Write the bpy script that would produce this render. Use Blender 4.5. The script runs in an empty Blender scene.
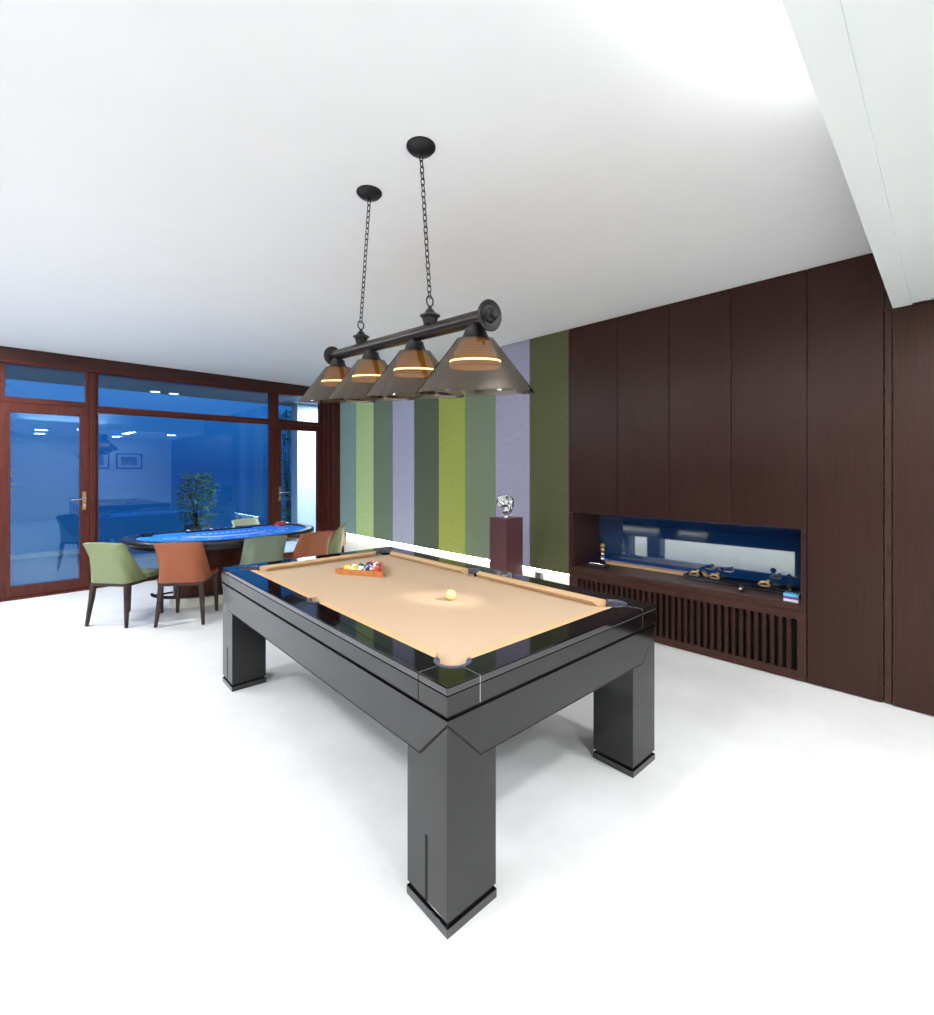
import bpy, bmesh, math, random
from mathutils import Vector, Matrix, noise
random.seed(7)
PI = math.pi
sc = bpy.context.scene
COL = sc.collection

# ------------------------------------------------------------------ helpers
def lin(c):
    return tuple(((v/255.0)/12.92 if v/255.0 <= 0.04045 else ((v/255.0+0.055)/1.055)**2.4) for v in c)

def link(o, parent=None):
    COL.objects.link(o)
    if parent is not None:
        o.parent = parent
    return o

def obj(name, bm, mat, parent=None, smooth=False, angle=35):
    bmesh.ops.recalc_face_normals(bm, faces=bm.faces[:])
    me = bpy.data.meshes.new(name)
    bm.to_mesh(me); bm.free()
    me.materials.append(mat)
    if smooth:
        for p in me.polygons: p.use_smooth = True
        try:
            me.set_sharp_from_angle(angle=math.radians(angle))
        except Exception:
            pass
    return link(bpy.data.objects.new(name, me), parent)

def tag(o, label, cat, group=None, kind=None):
    if label: o['label'] = label
    if cat: o['category'] = cat
    if group: o['group'] = group
    if kind: o['kind'] = kind
    return o

def thing(name, label, cat, loc=(0, 0, 0), rz=0.0, group=None, kind=None):
    o = bpy.data.objects.new(name, None)
    o.empty_display_size = 0.1
    link(o); o.location = loc; o.rotation_euler = (0, 0, rz)
    return tag(o, label, cat, group, kind)

def copy_tree(o, parent=None):
    c = o.copy(); COL.objects.link(c); c.parent = parent
    for ch in list(o.children):
        copy_tree(ch, c)
    return c

def new(): return bmesh.new()

def box(bm, x0, x1, y0, y1, z0, z1, bev=0.0, seg=2):
    r = bmesh.ops.create_cube(bm, size=1.0)
    vs = r['verts']
    for v in vs:
        v.co = Vector(((x0+x1)/2 + v.co.x*(x1-x0), (y0+y1)/2 + v.co.y*(y1-y0), (z0+z1)/2 + v.co.z*(z1-z0)))
    if bev > 0:
        es = set()
        for v in vs:
            for e in v.link_edges: es.add(e)
        bmesh.ops.bevel(bm, geom=list(es), offset=bev, segments=seg, affect='EDGES', profile=0.6)
    return bm

def boxes(*bs, bev=0.0):
    bm = new()
    for b in bs: box(bm, *b, bev=bev)
    return bm

def lathe(bm, prof, n=32, M=None, closed=False):
    """prof: list of (r, z); around local z"""
    M = M or Matrix.Identity(4)
    rings = []
    for r, z in prof:
        if r < 1e-6:
            rings.append([bm.verts.new(M @ Vector((0, 0, z)))])
        else:
            rings.append([bm.verts.new(M @ Vector((r*math.cos(2*PI*i/n), r*math.sin(2*PI*i/n), z))) for i in range(n)])
    pairs = list(zip(rings[:-1], rings[1:]))
    if closed: pairs.append((rings[-1], rings[0]))
    for a, b in pairs:
        for i in range(n):
            j = (i+1) % n
            if len(a) == 1 and len(b) == 1: continue
            if len(a) == 1: bm.faces.new((a[0], b[i], b[j]))
            elif len(b) == 1: bm.faces.new((a[i], b[0], a[j]))
            else: bm.faces.new((a[i], b[i], b[j], a[j]))
    return bm

def tube(bm, pts, r, n=10, closed=False, caps=True):
    pts = [Vector(p) for p in pts]
    rad = r if isinstance(r, (list, tuple)) else [r]*len(pts)
    N = len(pts); rings = []
    up = None
    for i in range(N):
        if closed: t = pts[(i+1) % N] - pts[i-1]
        else: t = pts[min(i+1, N-1)] - pts[max(i-1, 0)]
        t.normalize()
        if up is None:
            up = Vector((0, 0, 1)) if abs(t.z) < 0.9 else Vector((1, 0, 0))
        a = t.cross(up)
        if a.length < 1e-5: a = t.cross(Vector((0, 1, 0)))
        a.normalize(); b = a.cross(t).normalized(); up = b
        rings.append([bm.verts.new(pts[i] + a*rad[i]*math.cos(2*PI*k/n) + b*rad[i]*math.sin(2*PI*k/n)) for k in range(n)])
    rng = range(N) if closed else range(N-1)
    for i in rng:
        p, q = rings[i], rings[(i+1) % N]
        for k in range(n):
            bm.faces.new((p[k], p[(k+1) % n], q[(k+1) % n], q[k]))
    if caps and not closed:
        bm.faces.new(rings[0]); bm.faces.new(rings[-1])
    return bm

def prism(bm, poly, z0, z1, M=None):
    """extrude a simple polygon (list of (a, b)) along third axis; M maps (a,b,c)->xyz"""
    M = M or Matrix.Identity(4)
    lo = [bm.verts.new(M @ Vector((a, b, z0))) for a, b in poly]
    hi = [bm.verts.new(M @ Vector((a, b, z1))) for a, b in poly]
    bm.faces.new(lo); bm.faces.new(hi)
    n = len(poly)
    for i in range(n):
        j = (i+1) % n
        bm.faces.new((lo[i], lo[j], hi[j], hi[i]))
    return bm

def slab_with_holes(bm, loops, z0, z1):
    """loops[0] outer, rest holes"""
    for z in (z0, z1):
        edges = []
        for lp in loops:
            vs = [bm.verts.new((a, b, z)) for a, b in lp]
            for i in range(len(vs)):
                edges.append(bm.edges.new((vs[i], vs[(i+1) % len(vs)])))
        bmesh.ops.triangle_fill(bm, use_beauty=True, use_dissolve=False, edges=edges, normal=(0, 0, 1))
    for lp in loops:
        lo = [bm.verts.new((a, b, z0)) for a, b in lp]
        hi = [bm.verts.new((a, b, z1)) for a, b in lp]
        for i in range(len(lp)):
            j = (i+1) % len(lp)
            bm.faces.new((lo[i], lo[j], hi[j], hi[i]))
    bmesh.ops.remove_doubles(bm, verts=bm.verts[:], dist=1e-5)
    return bm

def sphere(bm, c, r, u=24, v=16, scale=(1, 1, 1)):
    M = Matrix.Translation(Vector(c)) @ Matrix.Diagonal((scale[0], scale[1], scale[2], 1))
    bmesh.ops.create_uvsphere(bm, u_segments=u, v_segments=v, radius=r, matrix=M)
    return bm

def sphere_obj(name, r, mat, parent=None, u=24, v=16):
    return obj(name, sphere(new(), (0, 0, 0), r, u, v), mat, parent, True, 180)

def leaf(bm, p, d, n, L, W):
    """a pointed, slightly folded leaf of real shape"""
    d = d.normalized(); s = d.cross(n)
    if s.length < 1e-4: s = Vector((1, 0, 0))
    s.normalize(); u = s.cross(d).normalized()
    a = bm.verts.new(p); b = bm.verts.new(p + d*L*0.45 + s*W*0.5 + u*W*0.15)
    c = bm.verts.new(p + d*L); e = bm.verts.new(p + d*L*0.45 - s*W*0.5 + u*W*0.15)
    m = bm.verts.new(p + d*L*0.5 - u*W*0.05)
    for f in ((a, b, m), (b, c, m), (c, e, m), (e, a, m)): bm.faces.new(f)

# ------------------------------------------------------------------ materials
def mat_new(name):
    m = bpy.data.materials.new(name); m.use_nodes = True
    nt = m.node_tree; nt.nodes.clear()
    out = nt.nodes.new('ShaderNodeOutputMaterial')
    return m, nt, out

def bsdf(nt, out, color=(0.5, 0.5, 0.5), rough=0.5, metal=0.0, ior=1.5, coat=0.0, coat_rough=0.05):
    b = nt.nodes.new('ShaderNodeBsdfPrincipled')
    b.inputs['Base Color'].default_value = (*color, 1)
    b.inputs['Roughness'].default_value = rough
    b.inputs['Metallic'].default_value = metal
    b.inputs['IOR'].default_value = ior
    b.inputs['Coat Weight'].default_value = coat
    b.inputs['Coat Roughness'].default_value = coat_rough
    nt.links.new(b.outputs[0], out.inputs[0])
    return b

def M_plain(name, rgb, rough=0.5, metal=0.0, ior=1.5, coat=0.0, var=0.06, scale=30, bump=0.0, stretch=(1, 1, 1), coat_rough=0.05):
    """a colour with a fine procedural variation of its own"""
    m, nt, out = mat_new(name)
    c = lin(rgb)
    b = bsdf(nt, out, c, rough, metal, ior, coat, coat_rough)
    tc = nt.nodes.new('ShaderNodeTexCoord'); mp = nt.nodes.new('ShaderNodeMapping')
    mp.inputs['Scale'].default_value = stretch
    nz = nt.nodes.new('ShaderNodeTexNoise'); nz.inputs['Scale'].default_value = scale; nz.inputs['Detail'].default_value = 4
    cr = nt.nodes.new('ShaderNodeValToRGB')
    cr.color_ramp.elements[0].position = 0.3; cr.color_ramp.elements[1].position = 0.7
    cr.color_ramp.elements[0].color = (*[v*(1-var) for v in c], 1)
    cr.color_ramp.elements[1].color = (*[min(1, v*(1+var)) for v in c], 1)
    L = nt.links.new
    L(tc.outputs['Object'], mp.inputs['Vector']); L(mp.outputs[0], nz.inputs['Vector'])
    L(nz.outputs['Fac'], cr.inputs['Fac']); L(cr.outputs['Color'], b.inputs['Base Color'])
    if bump > 0:
        bp = nt.nodes.new('ShaderNodeBump'); bp.inputs['Strength'].default_value = bump; bp.inputs['Distance'].default_value = 0.002
        L(nz.outputs['Fac'], bp.inputs['Height']); L(bp.outputs[0], b.inputs['Normal'])
    return m

def M_wood(name, dark, light, rough=0.35, scale=9, stretch=(6, 6, 0.35), coat=0.0, rand=0.25):
    m, nt, out = mat_new(name)
    b = bsdf(nt, out, lin(dark), rough, 0, 1.38, coat, 0.2)
    L = nt.links.new
    b.inputs['Specular IOR Level'].default_value = 0.32
    tc = nt.nodes.new('ShaderNodeTexCoord'); mp = nt.nodes.new('ShaderNodeMapping'); mp.inputs['Scale'].default_value = stretch
    oi = nt.nodes.new('ShaderNodeObjectInfo')
    add = nt.nodes.new('ShaderNodeVectorMath'); add.operation = 'ADD'
    sclr = nt.nodes.new('ShaderNodeMath'); sclr.operation = 'MULTIPLY'; sclr.inputs[1].default_value = 13.0
    L(oi.outputs['Random'], sclr.inputs[0])
    L(tc.outputs['Object'], mp.inputs['Vector']); L(mp.outputs[0], add.inputs[0]); L(sclr.outputs[0], add.inputs[1])
    n1 = nt.nodes.new('ShaderNodeTexNoise'); n1.inputs['Scale'].default_value = scale; n1.inputs['Detail'].default_value = 8; n1.inputs['Roughness'].default_value = 0.65
    n1.inputs['Distortion'].default_value = 0.6
    L(add.outputs[0], n1.inputs['Vector'])
    cr = nt.nodes.new('ShaderNodeValToRGB')
    cr.color_ramp.elements[0].position = 0.3; cr.color_ramp.elements[1].position = 0.72
    cr.color_ramp.elements[0].color = (*lin(dark), 1); cr.color_ramp.elements[1].color = (*lin(light), 1)
    L(n1.outputs['Fac'], cr.inputs['Fac'])
    hs = nt.nodes.new('ShaderNodeHueSaturation')
    mr = nt.nodes.new('ShaderNodeMapRange'); mr.inputs['To Min'].default_value = 1-rand; mr.inputs['To Max'].default_value = 1+rand
    L(oi.outputs['Random'], mr.inputs['Value']); L(mr.outputs[0], hs.inputs['Value'])
    L(cr.outputs['Color'], hs.inputs['Color']); L(hs.outputs[0], b.inputs['Base Color'])
    bp = nt.nodes.new('ShaderNodeBump'); bp.inputs['Strength'].default_value = 0.06; bp.inputs['Distance'].default_value = 0.001
    L(n1.outputs['Fac'], bp.inputs['Height']); L(bp.outputs[0], b.inputs['Normal'])
    return m

def M_fabric(name, rgb, weave=900, var=0.10):
    m, nt, out = mat_new(name)
    c = lin(rgb)
    b = bsdf(nt, out, c, 0.92, 0, 1.3)
    L = nt.links.new
    tc = nt.nodes.new('ShaderNodeTexCoord')
    w1 = nt.nodes.new('ShaderNodeTexNoise'); w1.inputs['Scale'].default_value = 60; w1.inputs['Detail'].default_value = 5
    mp = nt.nodes.new('ShaderNodeMapping'); mp.inputs['Scale'].default_value = (1.0, 1.6, 0.35)
    L(tc.outputs['Object'], mp.inputs[0]); L(mp.outputs[0], w1.inputs['Vector'])
    cr = nt.nodes.new('ShaderNodeValToRGB')
    cr.color_ramp.elements[0].position = 0.35; cr.color_ramp.elements[1].position = 0.65
    cr.color_ramp.elements[0].color = (*[v*(1-var) for v in c], 1); cr.color_ramp.elements[1].color = (*[v*(1+var) for v in c], 1)
    L(w1.outputs['Fac'], cr.inputs['Fac']); L(cr.outputs['Color'], b.inputs['Base Color'])
    bp = nt.nodes.new('ShaderNodeBump'); bp.inputs['Strength'].default_value = 0.15; bp.inputs['Distance'].default_value = 0.001
    L(w1.outputs['Fac'], bp.inputs['Height']); L(bp.outputs[0], b.inputs['Normal'])
    return m

def M_emit(name, rgb, strength):
    m, nt, out = mat_new(name)
    e = nt.nodes.new('ShaderNodeEmission'); e.inputs['Color'].default_value = (*rgb, 1); e.inputs['Strength'].default_value = strength
    nt.links.new(e.outputs[0], out.inputs[0])
    return m

def M_pane(name, tint, ior=1.5, refl=(1, 1, 1), rough=0.0):
    """thin sheet of glass: clear tinted transmission under a Fresnel reflection"""
    m, nt, out = mat_new(name)
    tr = nt.nodes.new('ShaderNodeBsdfTransparent'); tr.inputs['Color'].default_value = (*tint, 1)
    gl = nt.nodes.new('ShaderNodeBsdfGlossy'); gl.inputs['Color'].default_value = (*refl, 1); gl.inputs['Roughness'].default_value = rough
    fr = nt.nodes.new('ShaderNodeFresnel'); fr.inputs['IOR'].default_value = ior
    mx = nt.nodes.new('ShaderNodeMixShader')
    L = nt.links.new
    L(fr.outputs[0], mx.inputs[0]); L(tr.outputs[0], mx.inputs[1]); L(gl.outputs[0], mx.inputs[2]); L(mx.outputs[0], out.inputs[0])
    return m

def M_floor():
    m, nt, out = mat_new('polished_pale_plaster')
    b = bsdf(nt, out, (0.8, 0.8, 0.8), 0.38, 0, 1.45)
    L = nt.links.new
    tc = nt.nodes.new('ShaderNodeTexCoord')
    n1 = nt.nodes.new('ShaderNodeTexNoise'); n1.inputs['Scale'].default_value = 1.3; n1.inputs['Detail'].default_value = 7; n1.inputs['Roughness'].default_value = 0.6
    n2 = nt.nodes.new('ShaderNodeTexNoise'); n2.inputs['Scale'].default_value = 14; n2.inputs['Detail'].default_value = 6
    L(tc.outputs['Object'], n1.inputs['Vector']); L(tc.outputs['Object'], n2.inputs['Vector'])
    cr = nt.nodes.new('ShaderNodeValToRGB')
    cr.color_ramp.elements[0].position = 0.3; cr.color_ramp.elements[1].position = 0.7
    cr.color_ramp.elements[0].color = (0.70, 0.70, 0.685, 1); cr.color_ramp.elements[1].color = (0.82, 0.825, 0.83, 1)
    L(n1.outputs['Fac'], cr.inputs['Fac'])
    mx = nt.nodes.new('ShaderNodeMixRGB'); mx.blend_type = 'OVERLAY'; mx.inputs[0].default_value = 0.12
    L(cr.outputs['Color'], mx.inputs[1]); L(n2.outputs['Fac'], mx.inputs[2]); L(mx.outputs[0], b.inputs['Base Color'])
    mr = nt.nodes.new('ShaderNodeMapRange'); mr.inputs['To Min'].default_value = 0.3; mr.inputs['To Max'].default_value = 0.5
    L(n2.outputs['Fac'], mr.inputs['Value']); L(mr.outputs[0], b.inputs['Roughness'])
    return m

MT = {}
MT['floor'] = M_floor()
MT['ceiling'] = M_plain('ceiling_paint', (236, 236, 236), 0.9, var=0.01, scale=4)
MT['wall_white'] = M_plain('white_wall_paint', (232, 231, 226), 0.85, var=0.015, scale=6)
MT['soffit'] = M_plain('bulkhead_paint', (226, 230, 228), 0.9, var=0.01, scale=4)
MT['walnut'] = M_wood('dark_walnut_veneer', (45, 25, 20), (60, 36, 28), 0.33, scale=14, stretch=(6, 6, 0.22), rand=0.06)
MT['walnut_h'] = M_wood('dark_walnut_lengthwise', (50, 29, 24), (74, 46, 37), 0.38, stretch=(6, 0.4, 6), rand=0.05)
MT['mahogany'] = M_wood('red_brown_frame_timber', (60, 24, 18), (92, 42, 32), 0.35, rand=0.08)
MT['mahogany_h'] = M_wood('red_brown_frame_timber_level', (60, 24, 18), (92, 42, 32), 0.35, stretch=(0.4, 6, 6), rand=0.08)
MT['fascia'] = M_wood('dark_fascia_timber', (52, 28, 27), (76, 46, 42), 0.3, stretch=(0.4, 6, 6), rand=0.05)
MT['black_gap'] = M_plain('matt_black', (12, 11, 11), 0.9, var=0.05)
MT['lacquer'] = M_plain('black_piano_lacquer', (16, 14, 17), 0.06, ior=1.55, coat=0.5, var=0.04, scale=60)
MT['lacquer_side'] = M_plain('charcoal_satin_lacquer', (7, 7, 8), 0.10, ior=1.52, var=0.04, scale=40)
MT['cloth'] = M_plain('tan_billiard_cloth', (188, 164, 138), 0.9, ior=1.3, var=0.03, scale=220, bump=0.15)
MT['cushion'] = M_plain('tan_cushion_cloth', (198, 165, 126), 0.85, ior=1.3, var=0.04, scale=220, bump=0.15)
MT['silver'] = M_plain('brushed_silver', (205, 205, 210), 0.25, metal=1.0, var=0.05)
MT['chrome'] = M_plain('polished_silver', (225, 225, 228), 0.12, metal=1.0, var=0.1, scale=12)
MT['leather_blk'] = M_plain('grey_black_leather', (72, 72, 86), 0.45, var=0.1, scale=80, bump=0.2)
MT['bronze'] = M_plain('dark_bronze_metal', (58, 53, 50), 0.3, metal=0.9, var=0.1, scale=40)
MT['bronze_dk'] = M_plain('blackened_bronze', (28, 26, 26), 0.42, metal=0.4, var=0.1, scale=40)
MT['brass'] = M_plain('antique_brass', (178, 142, 92), 0.3, metal=1.0, var=0.08)
MT['gold'] = M_plain('pale_gold', (214, 178, 116), 0.3, metal=0.9, var=0.1)
MT['rackwood'] = M_wood('orange_rack_wood', (164, 96, 52), (200, 132, 80), 0.4, stretch=(3, 3, 3), rand=0.02)
MT['green_leather'] = M_plain('pale_green_leather', (119, 129, 89), 0.5, var=0.05, scale=120, bump=0.12)
MT['sage_leather'] = M_plain('grey_sage_leather', (109, 120, 102), 0.5, var=0.05, scale=120, bump=0.12)
MT['cream_leather'] = M_plain('cream_green_leather', (206, 218, 190), 0.5, var=0.04, scale=120, bump=0.12)
MT['orange_leather'] = M_plain('burnt_orange_leather', (141, 74, 39), 0.48, var=0.06, scale=120, bump=0.12)
MT['chair_wood'] = M_wood('dark_ash_legs', (46, 36, 34), (70, 56, 52), 0.4, rand=0.05)
MT['felt_blue'] = M_plain('bright_blue_felt', (40, 132, 245), 0.9, ior=1.3, var=0.05, scale=150)
MT['padding'] = M_plain('black_armrest_padding', (20, 22, 26), 0.3, var=0.06, scale=60)
MT['felt_print'] = M_plain('white_felt_print', (205, 214, 236), 0.9, var=0.02)
MT['felt_red'] = M_plain('red_felt_print', (190, 66, 60), 0.8, var=0.05)
MT['table_wood'] = M_wood('brown_pedestal_veneer', (64, 28, 22), (94, 48, 36), 0.3, rand=0.02)
MT['plinth_white'] = M_plain('cream_plinth', (238, 236, 214), 0.3, var=0.02)
MT['plinth_brown'] = M_plain('plum_brown_lacquer', (92, 54, 58), 0.28, var=0.03, scale=20)
MT['led'] = M_emit('led_warm_white', (1.0, 0.97, 0.84), 48.0)
MT['led_blue'] = M_emit('led_blue', (0.02, 0.16, 1.0), 1.6)
MT['downlight'] = M_emit('downlight_diffuser', (1.0, 0.97, 0.92), 8.0)
MT['downlight_out'] = M_emit('terrace_downlight_diffuser', (0.85, 0.93, 1.0), 9.0)
MT['lamp_ring'] = M_emit('lamp_ring_glow', (1.0, 0.80, 0.42), 14.0)
MT['win_glass'] = M_pane('window_glass', (0.82, 0.93, 1.0), 1.75, (0.42, 0.68, 1.0))
def M_backglass():
    m, nt, out = mat_new('blue_back_painted_glass')
    df = nt.nodes.new('ShaderNodeBsdfDiffuse'); df.inputs['Color'].default_value = (0.006, 0.055, 0.19, 1)
    gl = nt.nodes.new('ShaderNodeBsdfGlossy'); gl.inputs['Color'].default_value = (0.88, 0.92, 0.82, 1); gl.inputs['Roughness'].default_value = 0.03
    fr = nt.nodes.new('ShaderNodeFresnel'); fr.inputs['IOR'].default_value = 3.6
    mx = nt.nodes.new('ShaderNodeMixShader'); L = nt.links.new
    L(fr.outputs[0], mx.inputs[0]); L(df.outputs[0], mx.inputs[1]); L(gl.outputs[0], mx.inputs[2]); L(mx.outputs[0], out.inputs[0])
    return m
MT['niche_glass'] = M_backglass()
MT['stone_out'] = M_plain('pale_terrace_stone', (176, 178, 184), 0.6, var=0.06, scale=3)
MT['stone_dark'] = M_plain('blue_grey_render', (104, 108, 120), 0.85, var=0.05, scale=3)
MT['water'] = M_plain('still_water', (8, 22, 44), 0.04, ior=1.33, var=0.1, scale=2)
MT['added_cove_led'] = M_emit('added_cove_white', (0.97, 0.98, 1.0), 5.0)  # glow of the unseen coves added for the ceiling
MT['white_render'] = M_plain('white_exterior_render', (236, 238, 242), 0.9, var=0.01, scale=3)
MT['leaf'] = M_plain('garden_leaves', (98, 140, 88), 0.5, var=0.3, scale=4)
MT['bark'] = M_plain('bark', (70, 56, 46), 0.9, var=0.2, scale=20)
MT['ball_cream'] = M_plain('aged_ivory_ball', (246, 214, 140), 0.15, ior=1.5, var=0.01)
MT['pot'] = M_plain('grey_pot', (90, 92, 96), 0.6, var=0.05)
MT['paper'] = M_plain('picture_mount', (226, 226, 220), 0.8, var=0.02)

def M_amber():
    m, nt, out = mat_new('amber_ribbed_diffuser')
    L = nt.links.new
    b = bsdf(nt, out, (0.55, 0.25, 0.05), 0.25)
    tc = nt.nodes.new('ShaderNodeTexCoord')
    wv = nt.nodes.new('ShaderNodeTexWave'); wv.bands_direction = 'Z'; wv.inputs['Scale'].default_value = 30; wv.inputs['Distortion'].default_value = 0.4
    L(tc.outputs['Object'], wv.inputs['Vector'])
    cr = nt.nodes.new('ShaderNodeValToRGB')
    cr.color_ramp.elements[0].color = (0.30, 0.15, 0.02, 1); cr.color_ramp.elements[1].color = (0.62, 0.34, 0.07, 1)
    L(wv.outputs['Fac'], cr.inputs['Fac']); L(cr.outputs['Color'], b.inputs['Base Color'])
    L(cr.outputs['Color'], b.inputs['Emission Color']); b.inputs['Emission Strength'].default_value = 0.8
    return m
MT['amber'] = M_amber()

def M_smoke():
    m, nt, out = mat_new('smoked_acrylic')
    L = nt.links.new
    tr = nt.nodes.new('ShaderNodeBsdfTransparent'); tr.inputs['Color'].default_value = (0.62, 0.55, 0.48, 1)
    gl = nt.nodes.new('ShaderNodeBsdfGlossy'); gl.inputs['Color'].default_value = (0.42, 0.39, 0.36, 1); gl.inputs['Roughness'].default_value = 0.07
    lw = nt.nodes.new('ShaderNodeLayerWeight'); lw.inputs['Blend'].default_value = 0.45
    mr = nt.nodes.new('ShaderNodeMapRange'); mr.inputs['To Min'].default_value = 0.07; mr.inputs['To Max'].default_value = 0.55
    mx = nt.nodes.new('ShaderNodeMixShader')
    L(lw.outputs['Facing'], mr.inputs['Value']); L(mr.outputs[0], mx.inputs[0])
    L(tr.outputs[0], mx.inputs[1]); L(gl.outputs[0], mx.inputs[2]); L(mx.outputs[0], out.inputs[0])
    return m
MT['smoke'] = M_smoke()

# ------------------------------------------------------------------ constants (metres; X to the panelled wall, Y to the window wall)
XW, YW, ZC = 3.90, 7.338, 2.825
XL, YB = -4.0, -3.4
SOF_Y, SOF_Z = 0.252, 2.449

def struct(name, bm, m, label=None, cat=None, parent=None):
    o = obj(name, bm, m, parent)
    if parent is None:
        o['kind'] = 'structure'
        if label: o['label'] = label
        if cat: o['category'] = cat
    return o

# ------------------------------------------------------------------ room shell
struct('floor', boxes((XL, 4.1, YB, YW+0.10, -0.12, 0)), MT['floor'], 'pale polished plaster floor of the billiard room', 'floor')
struct('ceiling', boxes((XL, 4.1, SOF_Y-0.15, YW+0.10, ZC, ZC+0.12)), MT['ceiling'], 'smooth white ceiling over the pool table', 'ceiling')
bm = boxes((XL, 4.1, SOF_Y-0.015, SOF_Y, SOF_Z, 2.60), (XL, 4.1, SOF_Y-0.086, SOF_Y-0.015, SOF_Z, 2.53), (XL, 4.1, SOF_Y-0.15, SOF_Y-0.086, SOF_Z+0.014, 2.53),
           (XL, 4.1, SOF_Y-0.20, SOF_Y-0.15, SOF_Z+0.014, ZC+0.12), (XL, 4.1, YB, SOF_Y-0.20, SOF_Z+0.014, ZC+0.12))  # hidden upper trough is cut to house the added cove lamps
struct('trim_1', bm, MT['soffit'], 'lowered white ceiling bulkhead at the upper corner', 'bulkhead')
# right wall behind the panelling, with the niche opening left free
NY0, NY1, NZ0, NZ1 = 0.722, 2.547, 0.53, 1.045
bm = boxes((3.98, 4.1, 2.60, YW+0.1, 0, ZC), (3.98, 4.1, YB, 0.66, 0, ZC), (3.98, 4.1, 0.66, 2.60, 0, 0.44), (3.98, 4.1, 0.66, 2.60, 1.09, ZC))
struct('wall_right', bm, MT['wall_white'], 'white wall behind the fabric and walnut panels', 'wall')
struct('wall_left', boxes((XL-0.12, XL, YB, 0.6, 0, ZC), (XL-0.12, XL, 0.6, YW+0.1, 2.66, ZC)), MT['wall_white'], 'plain white wall opposite the walnut panels', 'wall')
struct('wall_back', boxes((XL, 4.1, YB-0.12, YB, 0, ZC)), MT['wall_white'], 'plain white wall facing the windows', 'wall')

# ------------------------------------------------------------------ fabric panels (front face on X = 3.9)
sy = [6.992, 6.496, 6.006, 5.516, 5.025, 4.521, 4.036, 3.552, 3.070, 2.590]
scol = [(142, 167, 160), (192, 214, 150), (117, 133, 113), (176, 176, 197), (91, 99, 82), (159, 167, 85), (120, 133, 108), (161, 159, 180), (90, 92, 63)]
slab = ['blue-grey fabric wall panel beside the dark timber corner post',
        'light green fabric wall panel, second from the timber corner post',
        'dark grey-green fabric wall panel between light green and lavender panels',
        'lavender fabric wall panel under the left lamp shades, far from the plinth',
        'very dark grey-green fabric wall panel between lavender and lime panels',
        'lime olive fabric wall panel, brightest of the striped wall',
        'sage grey-green fabric wall panel just behind the plum plinth, beside the lime panel',
        'pale lavender-grey fabric wall panel right behind the silver sculpture',
        'dark olive fabric wall panel touching the walnut panelling']
for i in range(9):
    bm = boxes((XW, 3.978, sy[i+1]+0.0015, sy[i]-0.0015, 0.44, ZC-0.004), bev=0.003)
    o = obj('fabric_wall_panel', bm, M_fabric('fabric_stripe', scol[i]))
    tag(o, slab[i], 'wall panel', 'striped fabric wall panels')
# light strip under the fabric panels
bm = boxes((3.955, 3.972, 2.60, 6.98, 0.420, 0.4385))
tag(obj('light_strip', bm, MT['led']), 'glowing white light strip along the bottom of the fabric panels', 'light strip')
# socket box standing at the foot of the lit recess
t = thing('socket_box', 'small grey-green socket box in the lit recess under the olive panel', 'socket', (3.955, 2.985, 0))
obj('box_body', boxes((-0.03, 0.02, -0.035, 0.035, 0.30, 0.40), bev=0.006), MT['leather_blk'], t)
obj('socket_post', boxes((-0.012, 0.012, -0.012, 0.012, 0.0, 0.30)), MT['leather_blk'], t)
obj('socket_face', boxes((-0.034, -0.03, -0.024, 0.024, 0.32, 0.38), bev=0.001), MT['pot'], t)

# ------------------------------------------------------------------ walnut panelling
G = 0.0022
def wood_panel(name, y0, y1, z0, z1, label, x0=XW, m='walnut'):
    o = obj(name, boxes((x0, 3.978, y0+G, y1-G, z0, z1), bev=0.002), MT[m])
    return tag(o, label, 'wall panel', 'walnut wall panels')
wood_panel('walnut_wall_panel', 2.082, 2.588, NZ1+0.002, ZC-0.003, 'dark walnut panel above the niche, next to the olive fabric panel')
wood_panel('walnut_wall_panel', 1.622, 2.082, NZ1+0.002, ZC-0.003, 'second dark walnut panel above the niche from the fabric wall')
wood_panel('walnut_wall_panel', 1.157, 1.622, NZ1+0.002, ZC-0.003, 'third dark walnut panel above the niche from the fabric wall')
wood_panel('walnut_wall_panel', 0.686, 1.157, NZ1+0.002, ZC-0.003, 'fourth dark walnut panel above the niche, beside the full-height panel')
wood_panel('walnut_wall_panel', 0.294, 0.686, 0.008, ZC-0.003, 'full-height dark walnut panel between the niche and the narrow jamb')
wood_panel('walnut_jamb', 0.255, 0.292, 0.008, ZC-0.003, 'narrow recessed walnut jamb strip under the bulkhead edge', 3.912, 'walnut_h')
wood_panel('walnut_wall_panel', -0.62, 0.253, 0.008, SOF_Z-0.001, 'dark walnut panel under the low bulkhead at the frame edge')
wood_panel('walnut_wall_panel', -2.0, -0.62, 0.008, SOF_Z+0.010, 'dark walnut panel behind the viewer, nearer the bulkhead edge')
wood_panel('walnut_wall_panel', -3.395, -2.0, 0.008, SOF_Z+0.010, 'dark walnut panel behind the viewer, in the back corner')

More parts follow.
